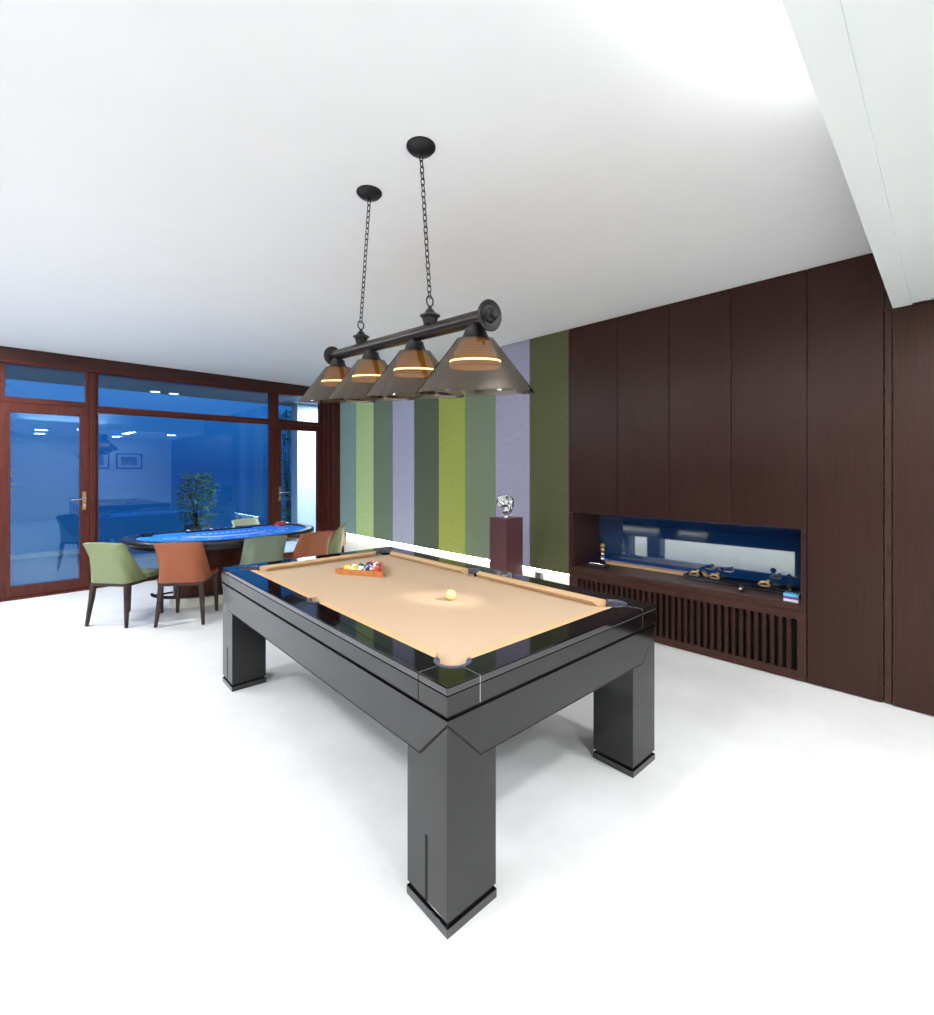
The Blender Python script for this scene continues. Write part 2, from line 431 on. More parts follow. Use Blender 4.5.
# niche: open box with a timber shelf and a glass back looking into a light well
nx = 4.42
t = thing('display_niche', 'long low walnut display niche with blue glass back above the grille', 'niche', (XW, 1.634, 0.48))
def rel(x0, x1, y0, y1, z0, z1): return (x0-XW, x1-XW, y0-1.634, y1-1.634, z0-0.48, z1-0.48)
obj('shelf', boxes(rel(XW-0.004, nx, 0.690, 2.586, 0.480, NZ0), bev=0.003), MT['walnut_h'], t)
obj('top_panel', boxes(rel(XW+0.09, nx, 0.700, 2.58, NZ1, NZ1+0.03)), MT['walnut_h'], t)
obj('side_panel', boxes(rel(XW, nx, 0.690, NY0, NZ0, NZ1), bev=0.002), MT['walnut'], t)
obj('side_panel', boxes(rel(XW, nx, NY1, 2.586, NZ0, NZ1), bev=0.002), MT['walnut'], t)
obj('back_glass', boxes(rel(nx-0.02, nx-0.012, NY0, NY1, NZ0+0.012, NZ1)), MT['niche_glass'], t)
lb = obj('blue_light_strip', boxes(rel(nx-0.034, nx-0.024, 1.46, 2.50, NZ0+0.0005, NZ0+0.008)), MT['led_blue'], t)
lb['label'] = 'thin glowing blue strip at the foot of the glass'

# ventilation grille under the shelf
t = thing('ventilation_grille', 'walnut ventilation grille of upright slats under the niche', 'grille', (XW, 1.634, 0))
f = new()
Y0, Y1 = 0.690, 2.586
box(f, 0, 0.03, Y0-1.634, Y1-1.634, 0.422, 0.4785)
box(f, 0, 0.03, Y0-1.634, Y1-1.634, 0.006, 0.065)
box(f, 0, 0.03, Y0-1.634, 0.742-1.634, 0.065, 0.422)
box(f, 0, 0.03, 2.492-1.634, Y1-1.634, 0.065, 0.422)
obj('grille_frame', f, MT['walnut_h'], t)
s = new()
pitch = (2.492-0.742)/35
for k in range(34):
    yc = 0.742 + pitch*(k+1) - 1.634
    box(s, 0.002, 0.026, yc-0.0125, yc+0.0125, 0.064, 0.423)
obj('slats', s, MT['walnut'], t)
obj('dark_backing', boxes((0.068, 0.076, Y0-1.634, Y1-1.634, 0.01, 0.475)), MT['black_gap'], t)

# ------------------------------------------------------------------ things on the niche shelf
ZS = NZ0
t = thing('bead_figurine', 'small figurine of stacked gold and silver beads in the niche corner', 'figurine', (4.20, 2.40, ZS))
z = 0.0
obj('figurine_foot', lathe(new(), [(0, 0), (0.03, 0), (0.03, 0.012), (0.018, 0.02), (0, 0.02)], 20), MT['bronze_dk'], t, True)
for r, mm in ((0.030, 'silver'), (0.026, 'silver'), (0.024, 'gold'), (0.024, 'gold')):
    o = obj('bead', sphere(new(), (0, 0, 0.02+z+r*0.92), r), MT[mm], t, True, 180); z += r*1.75
t = thing('bottle_opener', 'black tray with silver bar tool beside the bead figurine', 'tray', (4.06, 2.38, ZS))
obj('tray_body', boxes((-0.05, 0.07, -0.10, 0.10, 0, 0.014), bev=0.004), MT['bronze_dk'], t)
tl = new(); tube(tl, [(0.0, -0.08, 0.022), (0.01, 0.0, 0.025), (0.0, 0.08, 0.022)], 0.008, 10)
lathe(tl, [(0.010, 0), (0.024, 0), (0.024, 0.008), (0.010, 0.008)], 20, Matrix.Translation((0.0, 0.07, 0.016)), True)
obj('bar_tool', tl, MT['chrome'], t, True)
t = thing('serving_board', 'long tan wooden board lying along the blue glass', 'board', (4.27, 2.0, ZS))
obj('board', boxes((-0.045, 0.05, -0.40, 0.40, 0.0, 0.026), bev=0.006), MT['cushion'], t)
hb = new(); tube(hb, [(-0.03, -0.40, 0.016), (-0.03, -0.44, 0.018), (0.035, -0.44, 0.018), (0.035, -0.40, 0.016)], 0.006, 8)
obj('board_handle', hb, MT['chrome'], t, True)
t = thing('ornament_tray', 'long black lacquer tray holding small gold ornaments on the shelf', 'tray', (4.22, 1.17, ZS))
tb = new(); box(tb, -0.085, 0.085, -0.40, 0.43, 0, 0.012, 0.003)
for b in ((-0.085, -0.077, -0.40, 0.43, 0.012, 0.035), (0.077, 0.085, -0.40, 0.43, 0.012, 0.035), (-0.077, 0.077, -0.40, -0.392, 0.012, 0.035), (-0.077, 0.077, 0.422, 0.43, 0.012, 0.035)):
    box(tb, *b)
obj('tray_body', tb, MT['lacquer'], t)
def ornament(y, x, kind, label):
    t = thing('gold_ornament', label, 'ornament', (4.22+x, y, ZS+0.0125), 0, 'small ornaments on the niche tray')
    b = new()
    if kind == 0:      # little reclining deer-like curl: base with arched tube and bead
        lathe(b, [(0, 0), (0.035, 0), (0.03, 0.01), (0, 0.01)], 20)
        tube(b, [(0, -0.04, 0.012), (0, -0.02, 0.04), (0, 0.015, 0.038), (0, 0.04, 0.014)], [0.008, 0.013, 0.013, 0.007], 10)
        sphere(b, (0, -0.028, 0.05), 0.013, 14, 10)
    elif kind == 1:    # lidded cup
        lathe(b, [(0, 0), (0.02, 0), (0.012, 0.01), (0.026, 0.03), (0.026, 0.042), (0.01, 0.052), (0.006, 0.06), (0, 0.064)], 20)
    else:              # knot of rings
        for k in range(3):
            tube(b, [(0.022*math.cos(q), 0.022*math.sin(q)*math.cos(k*1.05) + 0.0, 0.028+0.022*math.sin(q)*math.sin(k*1.05+0.5)) for q in [2*PI*i/20 for i in range(20)]], 0.006, 8, True)
    obj('ornament_body', b, MT['gold' if kind != 1 else 'silver'], t, True)
ornament(1.54, 0.0, 0, 'gold arched ornament at the tray end nearest the tan board')
ornament(1.46, 0.03, 2, 'gold ring-knot ornament beside the first arched ornament')
ornament(1.38, 0.0, 0, 'second gold arched ornament from the tan board')
ornament(1.02, 0.01, 0, 'gold arched ornament near the middle of the black tray')
ornament(0.93, -0.02, 1, 'silver lidded cup on the black tray, nearer the middle')
ornament(0.85, 0.02, 1, 'silver lidded cup at the tray end nearest the glass block')
t = thing('desk_camera', 'small round black gadget at the front edge of the niche shelf', 'gadget', (3.945, 1.10, ZS))
obj('gadget_base', lathe(new(), [(0, 0), (0.026, 0), (0.024, 0.008), (0.01, 0.014), (0.01, 0.02), (0, 0.02)], 20), MT['padding'], t, True)
obj('gadget_head', sphere(new(), (0, 0, 0.036), 0.024), MT['padding'], t, True, 180)
obj('lens', lathe(new(), [(0, 0), (0.010, 0), (0.010, 0.006), (0, 0.006)], 16, Matrix.Translation((-0.022, 0, 0.038)) @ Matrix.Rotation(-PI/2, 4, 'Y')), MT['chrome'], t, True)
t = thing('glass_block', 'small glossy block of cyan, purple and white layers at shelf end', 'ornament', (3.965, 0.785, ZS))
for nm, z0, z1, c in (('white_layer', 0, 0.018, (225, 230, 236)), ('purple_layer', 0.018, 0.036, (120, 60, 150)), ('cyan_layer', 0.036, 0.054, (90, 190, 220))):
    obj(nm, boxes((-0.035, 0.035, -0.045, 0.045, z0, z1), bev=0.003), M_plain(nm, c, 0.1, coat=0.5), t)

# ------------------------------------------------------------------ window wall
FY0, FY1, GY = YW, YW+0.085, YW+0.045
struct('trim_2', boxes((XL, 3.98, YW-0.035, YW+0.10, 2.685, ZC-0.001), bev=0.003), MT['fascia'], 'dark timber fascia running over the window wall', 'fascia')
struct('trim_3', boxes((XL, 3.98, YW-0.05, YW+0.10, 2.650, 2.684), bev=0.003), MT['mahogany_h'], 'thin timber head rail below the fascia', 'head rail')
def post(n, x0, x1, z0=0, z1=2.65, label=''):
    return struct('trim_%d' % n, boxes((x0, x1, FY0-0.02, FY1+0.01, z0, z1), bev=0.006), MT['mahogany'], label, 'window post')
post(4, -0.20, -0.075, label='timber window post at the hinge side of the left glass door')
post(5, 0.712, 0.772, label='timber window post between left door and big window')
post(6, 2.925, 2.995, label='timber window post between big window and right glass door')
# dark timber corner column on the right wall
bm = new()
box(bm, 3.80, 3.978, 6.995, 7.10, 0, 2.649, 0.006); box(bm, 3.78, 3.978, 7.106, 7.20, 0, 2.649, 0.006); box(bm, 3.765, 3.978, 7.206, YW+0.08, 0, 2.649, 0.006)
struct('trim_7', bm, MT['mahogany'], 'dark timber corner column between the right door and fabric panels', 'column')

def frame_bm(x0, x1, z0, z1, gx0, gx1, gz0, gz1, y0=FY0, y1=FY1):
    b = new()
    box(b, x0, gx0, y0, y1, z0, z1, 0.005); box(b, gx1, x1, y0, y1, z0, z1, 0.005)
    box(b, gx0, gx1, y0+0.001, y1-0.001, z0, gz0, 0.004); box(b, gx0, gx1, y0+0.001, y1-0.001, gz1, z1, 0.004)
    return b
def window(n, label, x0, x1, z0, z1, gx0, gx1, gz0, gz1):
    w = thing('window_%d' % n, label, 'window', ((x0+x1)/2, YW, z0), 0, None, 'structure')
    ox, oz = (x0+x1)/2, z0
    b = frame_bm(x0, x1, z0, z1, gx0, gx1, gz0, gz1)
    bmesh.ops.translate(b, verts=b.verts[:], vec=(-ox, -YW, -oz))
    obj('window_frame', b, MT['mahogany_h'], w)
    obj('window_pane', boxes((gx0-ox-0.004, gx1-ox+0.004, 0.042, 0.046, gz0-oz-0.004, gz1-oz+0.004)), MT['win_glass'], w)
    return w
window(1, 'large fixed window behind the card table', 0.772, 2.925, 0.0, 2.20, 0.800, 2.895, 0.10, 2.163)
window(2, 'wide transom window above the large fixed window', 0.772, 2.925, 2.20, 2.65, 0.800, 2.895, 2.248, 2.645)
window(3, 'transom window above the left glass door', -0.075, 0.712, 2.215, 2.65, -0.023, 0.673, 2.280, 2.645)
window(4, 'transom window above the right glass door', 2.995, 3.765, 2.20, 2.65, 3.030, 3.722, 2.252, 2.645)
window(5, 'fixed window beyond the left door, outside the frame', -3.95, -0.20, 0.0, 2.65, -3.88, -0.26, 0.10, 2.60)

for n_, (ya, yb, lb) in enumerate([(0.60, 2.80, 'added glass wall opposite the walnut panels, bay nearest the back wall'), (2.80, 5.06, 'added glass wall opposite the walnut panels, middle bay'), (5.06, 7.30, 'added glass wall opposite the walnut panels, bay nearest the window wall')]):  # unseen glass bays, added so the niche glass reflects dusk blue
    w = thing('window_%d' % (6+n_), lb, 'window', (XL, (ya+yb)/2, 0), 0, None, 'structure')
    hw_ = (yb-ya)/2; b = new()
    for q in ((-0.085, 0, -hw_, -hw_+0.06, 0, 2.655), (-0.085, 0, hw_-0.06, hw_, 0, 2.655), (-0.084, -0.001, -hw_+0.06, hw_-0.06, 0, 0.1), (-0.084, -0.001, -hw_+0.06, hw_-0.06, 2.59, 2.655), (-0.084, -0.001, -hw_+0.06, hw_-0.06, 2.17, 2.25)): box(b, *q, 0.004)
    obj('window_frame', b, MT['mahogany'], w)
    obj('window_pane', boxes((-0.046, -0.042, -hw_+0.055, hw_-0.055, 0.095, 2.595)), MT['win_glass'], w)

def door(n, label, x0, x1, z1, gx0, gx1, gz0, gz1, hx, d):
    w = thing('door_%d' % n, label, 'door', ((x0+x1)/2, YW, 0), 0, None, 'structure')
    ox = (x0+x1)/2
    b = frame_bm(x0, x1, 0.028, z1, gx0, gx1, gz0, gz1, FY0-0.012, FY1-0.01)
    bmesh.ops.translate(b, verts=b.verts[:], vec=(-ox, -YW, 0))
    obj('door_leaf', b, MT['mahogany'], w)
    obj('door_pane', boxes((gx0-ox-0.004, gx1-ox+0.004, 0.035, 0.039, gz0-0.004, gz1+0.004)), MT['win_glass'], w)
    obj('threshold', boxes((x0-ox, x1-ox, -0.03, 0.09, 0.0, 0.024), bev=0.003), MT['mahogany_h'], w)
    h = obj('handle_plate', boxes((hx-ox-0.018, hx-ox+0.018, -0.020, -0.012, 0.975, 1.195), bev=0.003), MT['brass'], w)
    l = new()
    tube(l, [(hx-ox, -0.02, 1.108), (hx-ox, -0.062, 1.108), (hx-ox+d*0.015, -0.072, 1.108), (hx-ox+d*0.125, -0.072, 1.106)], 0.0095, 12)
    lathe(l, [(0, 0), (0.019, 0), (0.019, 0.012), (0, 0.012)], 18, Matrix.Translation((hx-ox, -0.02, 1.108)) @ Matrix.Rotation(PI/2, 4, 'X'))
    lv = obj('lever', l, MT['silver'], h, True)
    k = obj('lock_cylinder', lathe(new(), [(0, 0), (0.013, 0), (0.013, 0.014), (0, 0.014)], 16, Matrix.Translation((hx-ox, -0.02, 1.03)) @ Matrix.Rotation(PI/2, 4, 'X')), MT['silver'], h, True)
door(1, 'left glass door in red-brown timber frame with lever handle', -0.073, 0.710, 2.213, 0.020, 0.620, 0.146, 2.107, 0.662, -1)
door(2, 'right glass door in red-brown timber frame with lever handle', 2.997, 3.763, 2.198, 3.069, 3.684, 0.146, 2.096, 3.045, 1)

# ------------------------------------------------------------------ terrace and garden outside
struct('terrace_floor', boxes((-8, 12, YW+0.10, 10.75, -0.12, -0.02)), MT['stone_out'], 'pale terrace floor beyond the glass', 'terrace')
struct('terrace_side', boxes((-12, XL-0.12, -6, YW+0.10, -0.12, -0.02)), MT['stone_out'], 'terrace floor beside the glass wall', 'terrace')
struct('trim_8', boxes((-8, 12, 10.75, 10.90, -0.12, 0.06), bev=0.01), MT['white_render'], 'white kerb edging the terrace', 'kerb')
struct('water', boxes((-30, 40, 10.90, 60, -0.30, -0.06)), MT['water'], 'still dark pool water beyond the terrace kerb', 'water')
struct('terrace_soffit', boxes((-8, 12, YW+0.11, 10.0, 2.84, 3.0)), MT['stone_dark'], 'terrace canopy soffit beyond the glass', 'soffit')
bm = new(); prism(bm, [(4.32, 9.5), (6.2, 9.5), (6.2, 9.8), (4.32, 9.8)], -0.02, 2.838)
struct('wall_terrace', bm, MT['white_render'], 'white exterior wall seen through the right glass door', 'wall')
def downlight(x, y, z, label, group, m, outdoor=True, r=0.06):
    t = thing('ceiling_downlight', label, 'downlight', (x, y, z), 0, group)
    obj('trim_ring', lathe(new(), [(r, 0.0), (r+0.018, 0.0), (r+0.018, -0.006), (r, -0.010)], 28, None, True), MT['silver'], t, True)
    obj('diffuser', lathe(new(), [(0, -0.003), (r, -0.003), (r, -0.0005), (0, -0.0005)], 28), m, t)
    return t
gl = 'downlights under the terrace canopy'
for (x, y, lb) in [(1.85, 9.75, 'terrace downlight seen through the wide transom, nearer the left door'), (2.14, 9.77, 'terrace downlight seen through the wide transom, nearer the right door')]:
    t = downlight(x, y, 2.84, lb, gl, MT['downlight_out'], True, 0.075)
# a wall washer that lights the white terrace wall (one of the terrace lamps, above the door's frame)
t = downlight(5.0, 8.7, 2.84, 'terrace downlight washing the white exterior wall', gl, MT['downlight_out'], True, 0.075)
ld = bpy.data.lights.new('terrace_lamp', 'AREA'); ld.shape = 'DISK'; ld.size = 0.15; ld.energy = 200; ld.color = (0.86, 0.92, 1.0)
lo = link(bpy.data.objects.new('terrace_lamp', ld), t); lo.location = (0, 0, -0.02)

def shrub(name, label, cat, cx, cy, h, rx, ry, n, L, z0=0.0, stems=5, group=None):
    t = thing(name, label, cat, (cx, cy, z0), 0, group)
    s = new(); tips = []
    for k in range(stems):
        a = random.uniform(0, 2*PI); q = random.uniform(0.2, 0.9)
        p = [Vector((0.04*math.cos(a), 0.04*math.sin(a), 0.0))]
        for j in range(1, 5):
            f = j/4
            p.append(Vector((rx*q*math.cos(a)*f, ry*q*math.sin(a)*f, h*0.92*f)))
        tube(s, p, [0.02*(1-0.18*j) for j in range(5)], 6)
    obj('stem', s, MT['bark'], t)
    b = new()
    for k in range(n):
        zz = h*(0.06+0.94*random.random()); w = math.sqrt(max(0.05, 1-((zz/h-0.5)*1.5)**2))
        a = random.uniform(0, 2*PI); q = math.sqrt(random.random())*w
        p = Vector((rx*q*math.cos(a), ry*q*math.sin(a), zz))
        d = Vector((math.cos(a)+random.uniform(-.6, .6), math.sin(a)+random.uniform(-.6, .6), random.uniform(-.5, .8)))
        leaf(b, p, d, Vector((random.uniform(-.3, .3), random.uniform(-.3, .3), 1)), L*random.uniform(.7, 1.3), L*0.4)
    obj('foliage', b, MT['leaf'], t)
    return t
shrub('tall_bamboo', 'tall leafy clump outside beside the white exterior wall', 'plant', 4.62, 10.6, 2.78, 0.42, 0.4, 1500, 0.13, -0.02)
shrub('tall_bamboo', 'tall leafy clump outside at the hinge edge of the left door', 'plant', -0.32, 9.6, 2.78, 0.34, 0.35, 700, 0.13, -0.02)
pt = shrub('potted_shrub', 'bushy potted shrub standing on the terrace behind the big window', 'plant', 2.55, 9.9, 0.95, 0.28, 0.28, 520, 0.13, 0.42)
obj('pot', lathe(new(), [(0, -0.44), (0.17, -0.44), (0.22, -0.02), (0.24, 0.0), (0.20, 0.0), (0.18, -0.04), (0, -0.04)], 28), MT['pot'], pt, True)
obj('soil', lathe(new(), [(0, -0.06), (0.19, -0.06), (0.19, -0.03), (0, -0.02)], 20), MT['bark'], pt)

# ------------------------------------------------------------------ framed pictures on the wall behind (they show in the window reflections)
for (x, z, w, h, c, lb) in [(1.9, 1.75, 0.34, 0.24, (120, 136, 150), 'framed blue-grey picture on the back wall, nearer the viewer side'), (2.75, 1.75, 0.34, 0.24, (150, 140, 120), 'framed sand-coloured picture on the back wall, nearer the walnut panels')]:
    t = thing('framed_picture', lb, 'picture', (x, YB, z), 0, 'pictures on the back wall')
    f = new()
    for b in ((-w, w, 0.002, 0.03, h-0.03, h), (-w, w, 0.002, 0.03, -h, -h+0.03), (-w, -w+0.03, 0.002, 0.03, -h+0.03, h-0.03), (w-0.03, w, 0.002, 0.03, -h+0.03, h-0.03)): box(f, *b)
    obj('picture_frame', f, MT['bronze_dk'], t)
    obj('mount', boxes((-w+0.03, w-0.03, 0.004, 0.012, -h+0.03, h-0.03)), MT['paper'], t)
    obj('picture', boxes((-w*0.6, w*0.6, 0.012, 0.014, -h*0.55, h*0.55)), M_plain('picture_wash', c, 0.8, var=0.5, scale=3), t)

# ------------------------------------------------------------------ pool table
TH = 0.0354; TL, TW, TZ = 2.4264, 1.365, 0.781
tu = Vector((math.sin(TH), math.cos(TH), 0)); tv = Vector((math.cos(TH), -math.sin(TH), 0))
tcn = Vector((0.968, 1.0818, 0))
tcen = tcn + tu*TL/2 + tv*TW/2
T = thing('pool_table', 'large black lacquered pool table with tan cloth in the room centre', 'pool table', tcen, -TH)
hx, hy = TW/2, TL/2
def TP(v, u, z=0.0):      # table coordinates from the near corner -> room
    return tcn + tv*v + tu*u + Vector((0, 0, z))
BZ = 0.745
D = 0.120
# inner loop with pocket bays
def inner_loop(d=D, rc=0.066, cc=0.150, rs=0.066, cs=0.152):
    def arc(cx, cy, r, a0, a1, n=14):
        return [(cx+r*math.cos(a0+(a1-a0)*i/n), cy+r*math.sin(a0+(a1-a0)*i/n)) for i in range(n+1)]
    kx, ky = hx-cc, hy-cc
    loop = []
    # start angles: on the left rail line x=-ax the circle (centre inside by cc-d) meets it at cos = -(cc-d)/rc
    th = math.acos((cc-d)/rc)
    loop += arc(-kx, -ky, rc, PI-th, 1.5*PI+th)                 # lower-left bay
    loop += arc(kx, -ky, rc, 1.5*PI-th, 2*PI+th)                # lower-right bay
    ts = math.acos((cs-d)/rs); sx = hx-cs
    loop += arc(sx, 0, rs, -ts, ts)                              # right side bay
    loop += arc(kx, ky, rc, -th, PI/2+th)                        # upper-right
    loop += arc(-kx, ky, rc, PI/2-th, PI+th)                     # upper-left
    loop += arc(-sx, 0, rs, PI-ts, PI+ts)                        # left side bay
    return loop
IL = inner_loop()
OL = [(-hx, -hy), (hx, -hy), (hx, hy), (-hx, hy)]
def inset(d): return [(-hx+d, -hy+d), (hx-d, -hy+d), (hx-d, hy-d), (-hx+d, hy-d)]
o = obj('rail_top', slab_with_holes(new(), [OL, IL], 0.7545, TZ), MT['lacquer'], T); 
bv = o.modifiers.new('edge', 'BEVEL'); bv.width = 0.004; bv.segments = 2; bv.limit_method = 'ANGLE'; bv.angle_limit = math.radians(60)
o['label'] = 'glossy black lacquer rail top'
obj('rail_body', slab_with_holes(new(), [OL, IL], 0.690, 0.7515), MT['lacquer_side'], T)
obj('rail_groove', slab_with_holes(new(), [inset(0.004), IL], 0.7515, 0.7545), MT['black_gap'], T)
ho = []
for (x, y) in [(-1, -1), (1, -1), (1, 1), (-1, 1)]:
    ho.append([(x*(hx-0.128)+0.044*math.cos(a), y*(hy-0.128)+0.044*math.sin(a)) for a in [2*PI*i/24 for i in range(24)]])
for x in (-1, 1):
    ho.append([(x*(hx-0.128)+0.046*math.cos(a), 0.046*math.sin(a)) for a in [2*PI*i/24 for i in range(24)]])
obj('playing_surface', slab_with_holes(new(), [inset(0.08)] + ho, 0.715, BZ), MT['cloth'], T)
for lp in ho:
    cx = sum(p[0] for p in lp)/len(lp); cy = sum(p[1] for p in lp)/len(lp)
    obj('pocket', lathe(new(), [(0.047, BZ-0.002), (0.047, 0.64), (0.03, 0.615), (0, 0.61), (0, 0.605), (0.05, 0.605), (0.05, BZ-0.002)], 24, Matrix.Translation((cx, cy, 0)), False), MT['black_gap'], T, True)
# pocket rims: leather liner on each bay
def rim(cx, cy, r, a0, a1):
    b = new(); n = 18; rings = []
    prof = [(r+0.001, 0.752), (r+0.001, TZ+0.003), (r-0.010, TZ+0.004), (r-0.017, TZ-0.004), (r-0.017, 0.752)]
    for i in range(n+1):
        a = a0+(a1-a0)*i/n
        rings.append([b.verts.new((cx+q*math.cos(a), cy+q*math.sin(a), z)) for q, z in prof])
    for i in range(n):
        for k in range(len(prof)):
            j = (k+1) % len(prof)
            b.faces.new((rings[i][k], rings[i][j], rings[i+1][j], rings[i+1][k]))
    b.faces.new(rings[0]); b.faces.new(rings[-1])
    obj('pocket_rim', b, MT['leather_blk'], T, True)
th = math.acos(0.03/0.066); kx, ky = hx-0.150, hy-0.150; ts = math.acos(0.032/0.066); sx = hx-0.152
rim(-kx, -ky, 0.066, PI-th, 1.5*PI+th); rim(kx, -ky, 0.066, 1.5*PI-th, 2*PI+th)
rim(kx, ky, 0.066, -th, PI/2+th); rim(-kx, ky, 0.066, PI/2-th, PI+th)
rim(sx, 0, 0.066, -ts, ts); rim(-sx, 0, 0.066, PI-ts, PI+ts)
# cushions
def cushion(p0, p1, inward, end0, end1):
    """p0->p1 along the rail line; inward unit vector; end cuts shorten the nose"""
    p0 = Vector(p0); p1 = Vector(p1); d = (p1-p0).normalized(); w = Vector(inward)
    prof = [(0.0, 0.7465, 0), (0.0, 0.7805, 0), (0.012, 0.7815, 0.2), (0.044, 0.7775, 1), (0.050, 0.772, 1), (0.048, 0.766, 1), (0.030, 0.7465, 0.6)]
    b = new(); A = []; B = []
    for off, z, k in prof:
        q0 = p0 + d*end0*(off/0.05) + w*off; q1 = p1 - d*end1*(off/0.05) + w*off
        A.append(b.verts.new((q0.x, q0.y, z))); B.append(b.verts.new((q1.x, q1.y, z)))
    n = len(prof)
    for i in range(n):
        j = (i+1) % n
        b.faces.new((A[i], A[j], B[j], B[i]))
    b.faces.new(A); b.faces.new(B)
    obj('cushion', b, MT['cushion'], T)
cl = 0.212  # cushion start from table edge at corners
for sx_ in (-1, 1):
    xr = sx_*(hx-D)
    cushion((xr, -hy+cl), (xr, -0.055), (-sx_, 0), 0.045, 0.022)
    cushion((xr, 0.055), (xr, hy-cl), (-sx_, 0), 0.022, 0.045)
for sy_ in (-1, 1):
    yr = sy_*(hy-D)
    cushion((-hx+cl, yr), (hx-cl, yr), (0, -sy_), 0.045, 0.045)
# recessed black reveal, aprons, under-frame
obj('reveal', slab_with_holes(new(), [inset(0.010), inset(0.06)], 0.674, 0.692), MT['black_gap'], T)
obj('under_frame', slab_with_holes(new(), [inset(0.034), inset(0.10)], 0.60, 0.700), MT['black_gap'], T)
obj('slate_support', boxes((-hx+0.1, hx-0.1, -hy+0.1, hy-0.1, 0.600, 0.714)), MT['black_gap'], T)
AZ1, AZ0, AC = 0.676, 0.522, 0.146
def apron_poly(half, g=0.0):
    return [(-half+0.001, AZ1), (half-0.001, AZ1), (half-0.001, AZ1-0.008-g), (half-AC+g*0.4, AZ0-g), (-half+AC-g*0.4, AZ0-g), (-half+0.001, AZ1-0.008-g)]
def place_side(poly, side, depth0, depth1):
    b = new()
    if side in ('L', 'R'):
        s = -1 if side == 'L' else 1
        M = Matrix(((0, 0, s, s*hx), (1, 0, 0, 0), (0, 1, 0, 0), (0, 0, 0, 1)))
    else:
        s = -1 if side == 'N' else 1
        M = Matrix(((1, 0, 0, 0), (0, 0, s, s*hy), (0, 1, 0, 0), (0, 0, 0, 1)))
    prism(b, poly, depth0, depth1, M)
    return b
for side, half in (('L', hy), ('R', hy), ('N', hx), ('F', hx)):
    obj('apron', place_side(apron_poly(half), side, -0.0335, -0.0005), MT['lacquer_side'], T)
    obj('apron_shadow_line', place_side(apron_poly(half, 0.006), side, -0.030, -0.0012), MT['black_gap'], T)
# legs
LW = 0.221
for ix in (-1, 1):
    for iy in (-1, 1):
        x1 = ix*(hx-0.006); x0 = ix*(hx-LW); y1 = iy*(hy-0.006); y0 = iy*(hy-LW)
        xa, xb = min(x0, x1), max(x0, x1); ya, yb = min(y0, y1), max(y0, y1)
        lg = obj('leg', boxes((xa, xb, ya, yb, 0.046, 0.668), bev=0.002), MT['lacquer_side'], T)
        obj('foot_plate', boxes((xa-0.002, xb+0.002, ya-0.002, yb+0.002, 0.0, 0.030), bev=0.002), MT['lacquer'], lg)
        obj('foot_recess', boxes((xa+0.010, xb-0.010, ya+0.010, yb-0.010, 0.030, 0.046)), MT['black_gap'], lg)
        ym = (ya+yb)/2
        xs = ix*(hx-0.006)
        obj('slot', boxes((min(xs, xs+ix*0.0008), max(xs, xs+ix*0.0008), ym-0.006, ym+0.006, 0.046, 0.262)), MT['black_gap'], lg)
# corner seams: dark on the long faces, silver on the short faces and on top
for ix in (-1, 1):
    for iy in (-1, 1):
        ys = iy*(hy-0.150); xs = ix*(hx-0.140)
        obj('corner_seam', boxes((ix*hx-0.0006, ix*hx+0.0006, ys-0.0016, ys+0.0016, 0.691, TZ-0.004)), MT['black_gap'], T)
        xa, xb = sorted((ix*(hx-0.003), ix*(hx-0.083))); ya, yb = sorted((iy*(hy-0.003), iy*(hy-0.083)))
        o = obj('corner_inlay', boxes((xa, xb, ys-0.0018, ys+0.0018, TZ-0.001, TZ+0.0006)), MT['silver'], T); o['label'] = 'thin silver inlay line beside a corner block'
        bb = boxes((xs-0.0018, xs+0.0018, ya, yb, TZ-0.001, TZ+0.0006))
        yo = iy*hy; box(bb, xs-0.001, xs+0.001, min(yo, yo-iy*0.002)-0.0006, max(yo, yo-iy*0.002)+0.0006, 0.691, TZ+0.0004)
        o = obj('corner_inlay', bb, MT['silver'], T); o['label'] = 'thin silver inlay line beside a corner block'

# ------------------------------------------------------------------ balls and rack
RB = 0.0286
def M_ball(name, rgb, stripe=False):
    m, nt, out = mat_new(name)
    b = bsdf(nt, out, lin(rgb), 0.08, 0, 1.5, 0.3)
    L = nt.links.new
    tc = nt.nodes.new('ShaderNodeTexCoord'); sp = nt.nodes.new('ShaderNodeSeparateXYZ'); L(tc.outputs['Object'], sp.inputs[0])
    # white number spot around the local +X pole
    spot = nt.nodes.new('ShaderNodeMath'); spot.operation = 'GREATER_THAN'; spot.inputs[1].default_value = RB*0.90; L(sp.outputs['X'], spot.inputs[0])
    mx = nt.nodes.new('ShaderNodeMixRGB'); mx.inputs[2].default_value = (0.86, 0.84, 0.78, 1)
    mx.inputs[1].default_value = (*lin(rgb), 1)
    if stripe:
        ab = nt.nodes.new('ShaderNodeMath'); ab.operation = 'ABSOLUTE'; L(sp.outputs['Z'], ab.inputs[0])
        gt = nt.nodes.new('ShaderNodeMath'); gt.operation = 'GREATER_THAN'; gt.inputs[1].default_value = RB*0.52; L(ab.outputs[0], gt.inputs[0])
        m2 = nt.nodes.new('ShaderNodeMixRGB'); m2.inputs[1].default_value = (*lin(rgb), 1); m2.inputs[2].default_value = (0.86, 0.84, 0.78, 1)
        L(gt.outputs[0], m2.inputs[0]); L(m2.outputs[0], mx.inputs[1])
    L(spot.outputs[0], mx.inputs[0]); L(mx.outputs[0], b.inputs['Base Color'])
    return m
A = Vector((1.598, 2.930)); Bv = Vector((1.762, 2.612))
mid = (A+Bv)/2; e = (Bv-A).normalized(); pn = Vector((-e.y, e.x))
if pn.dot(mid) < 0: pn = -pn
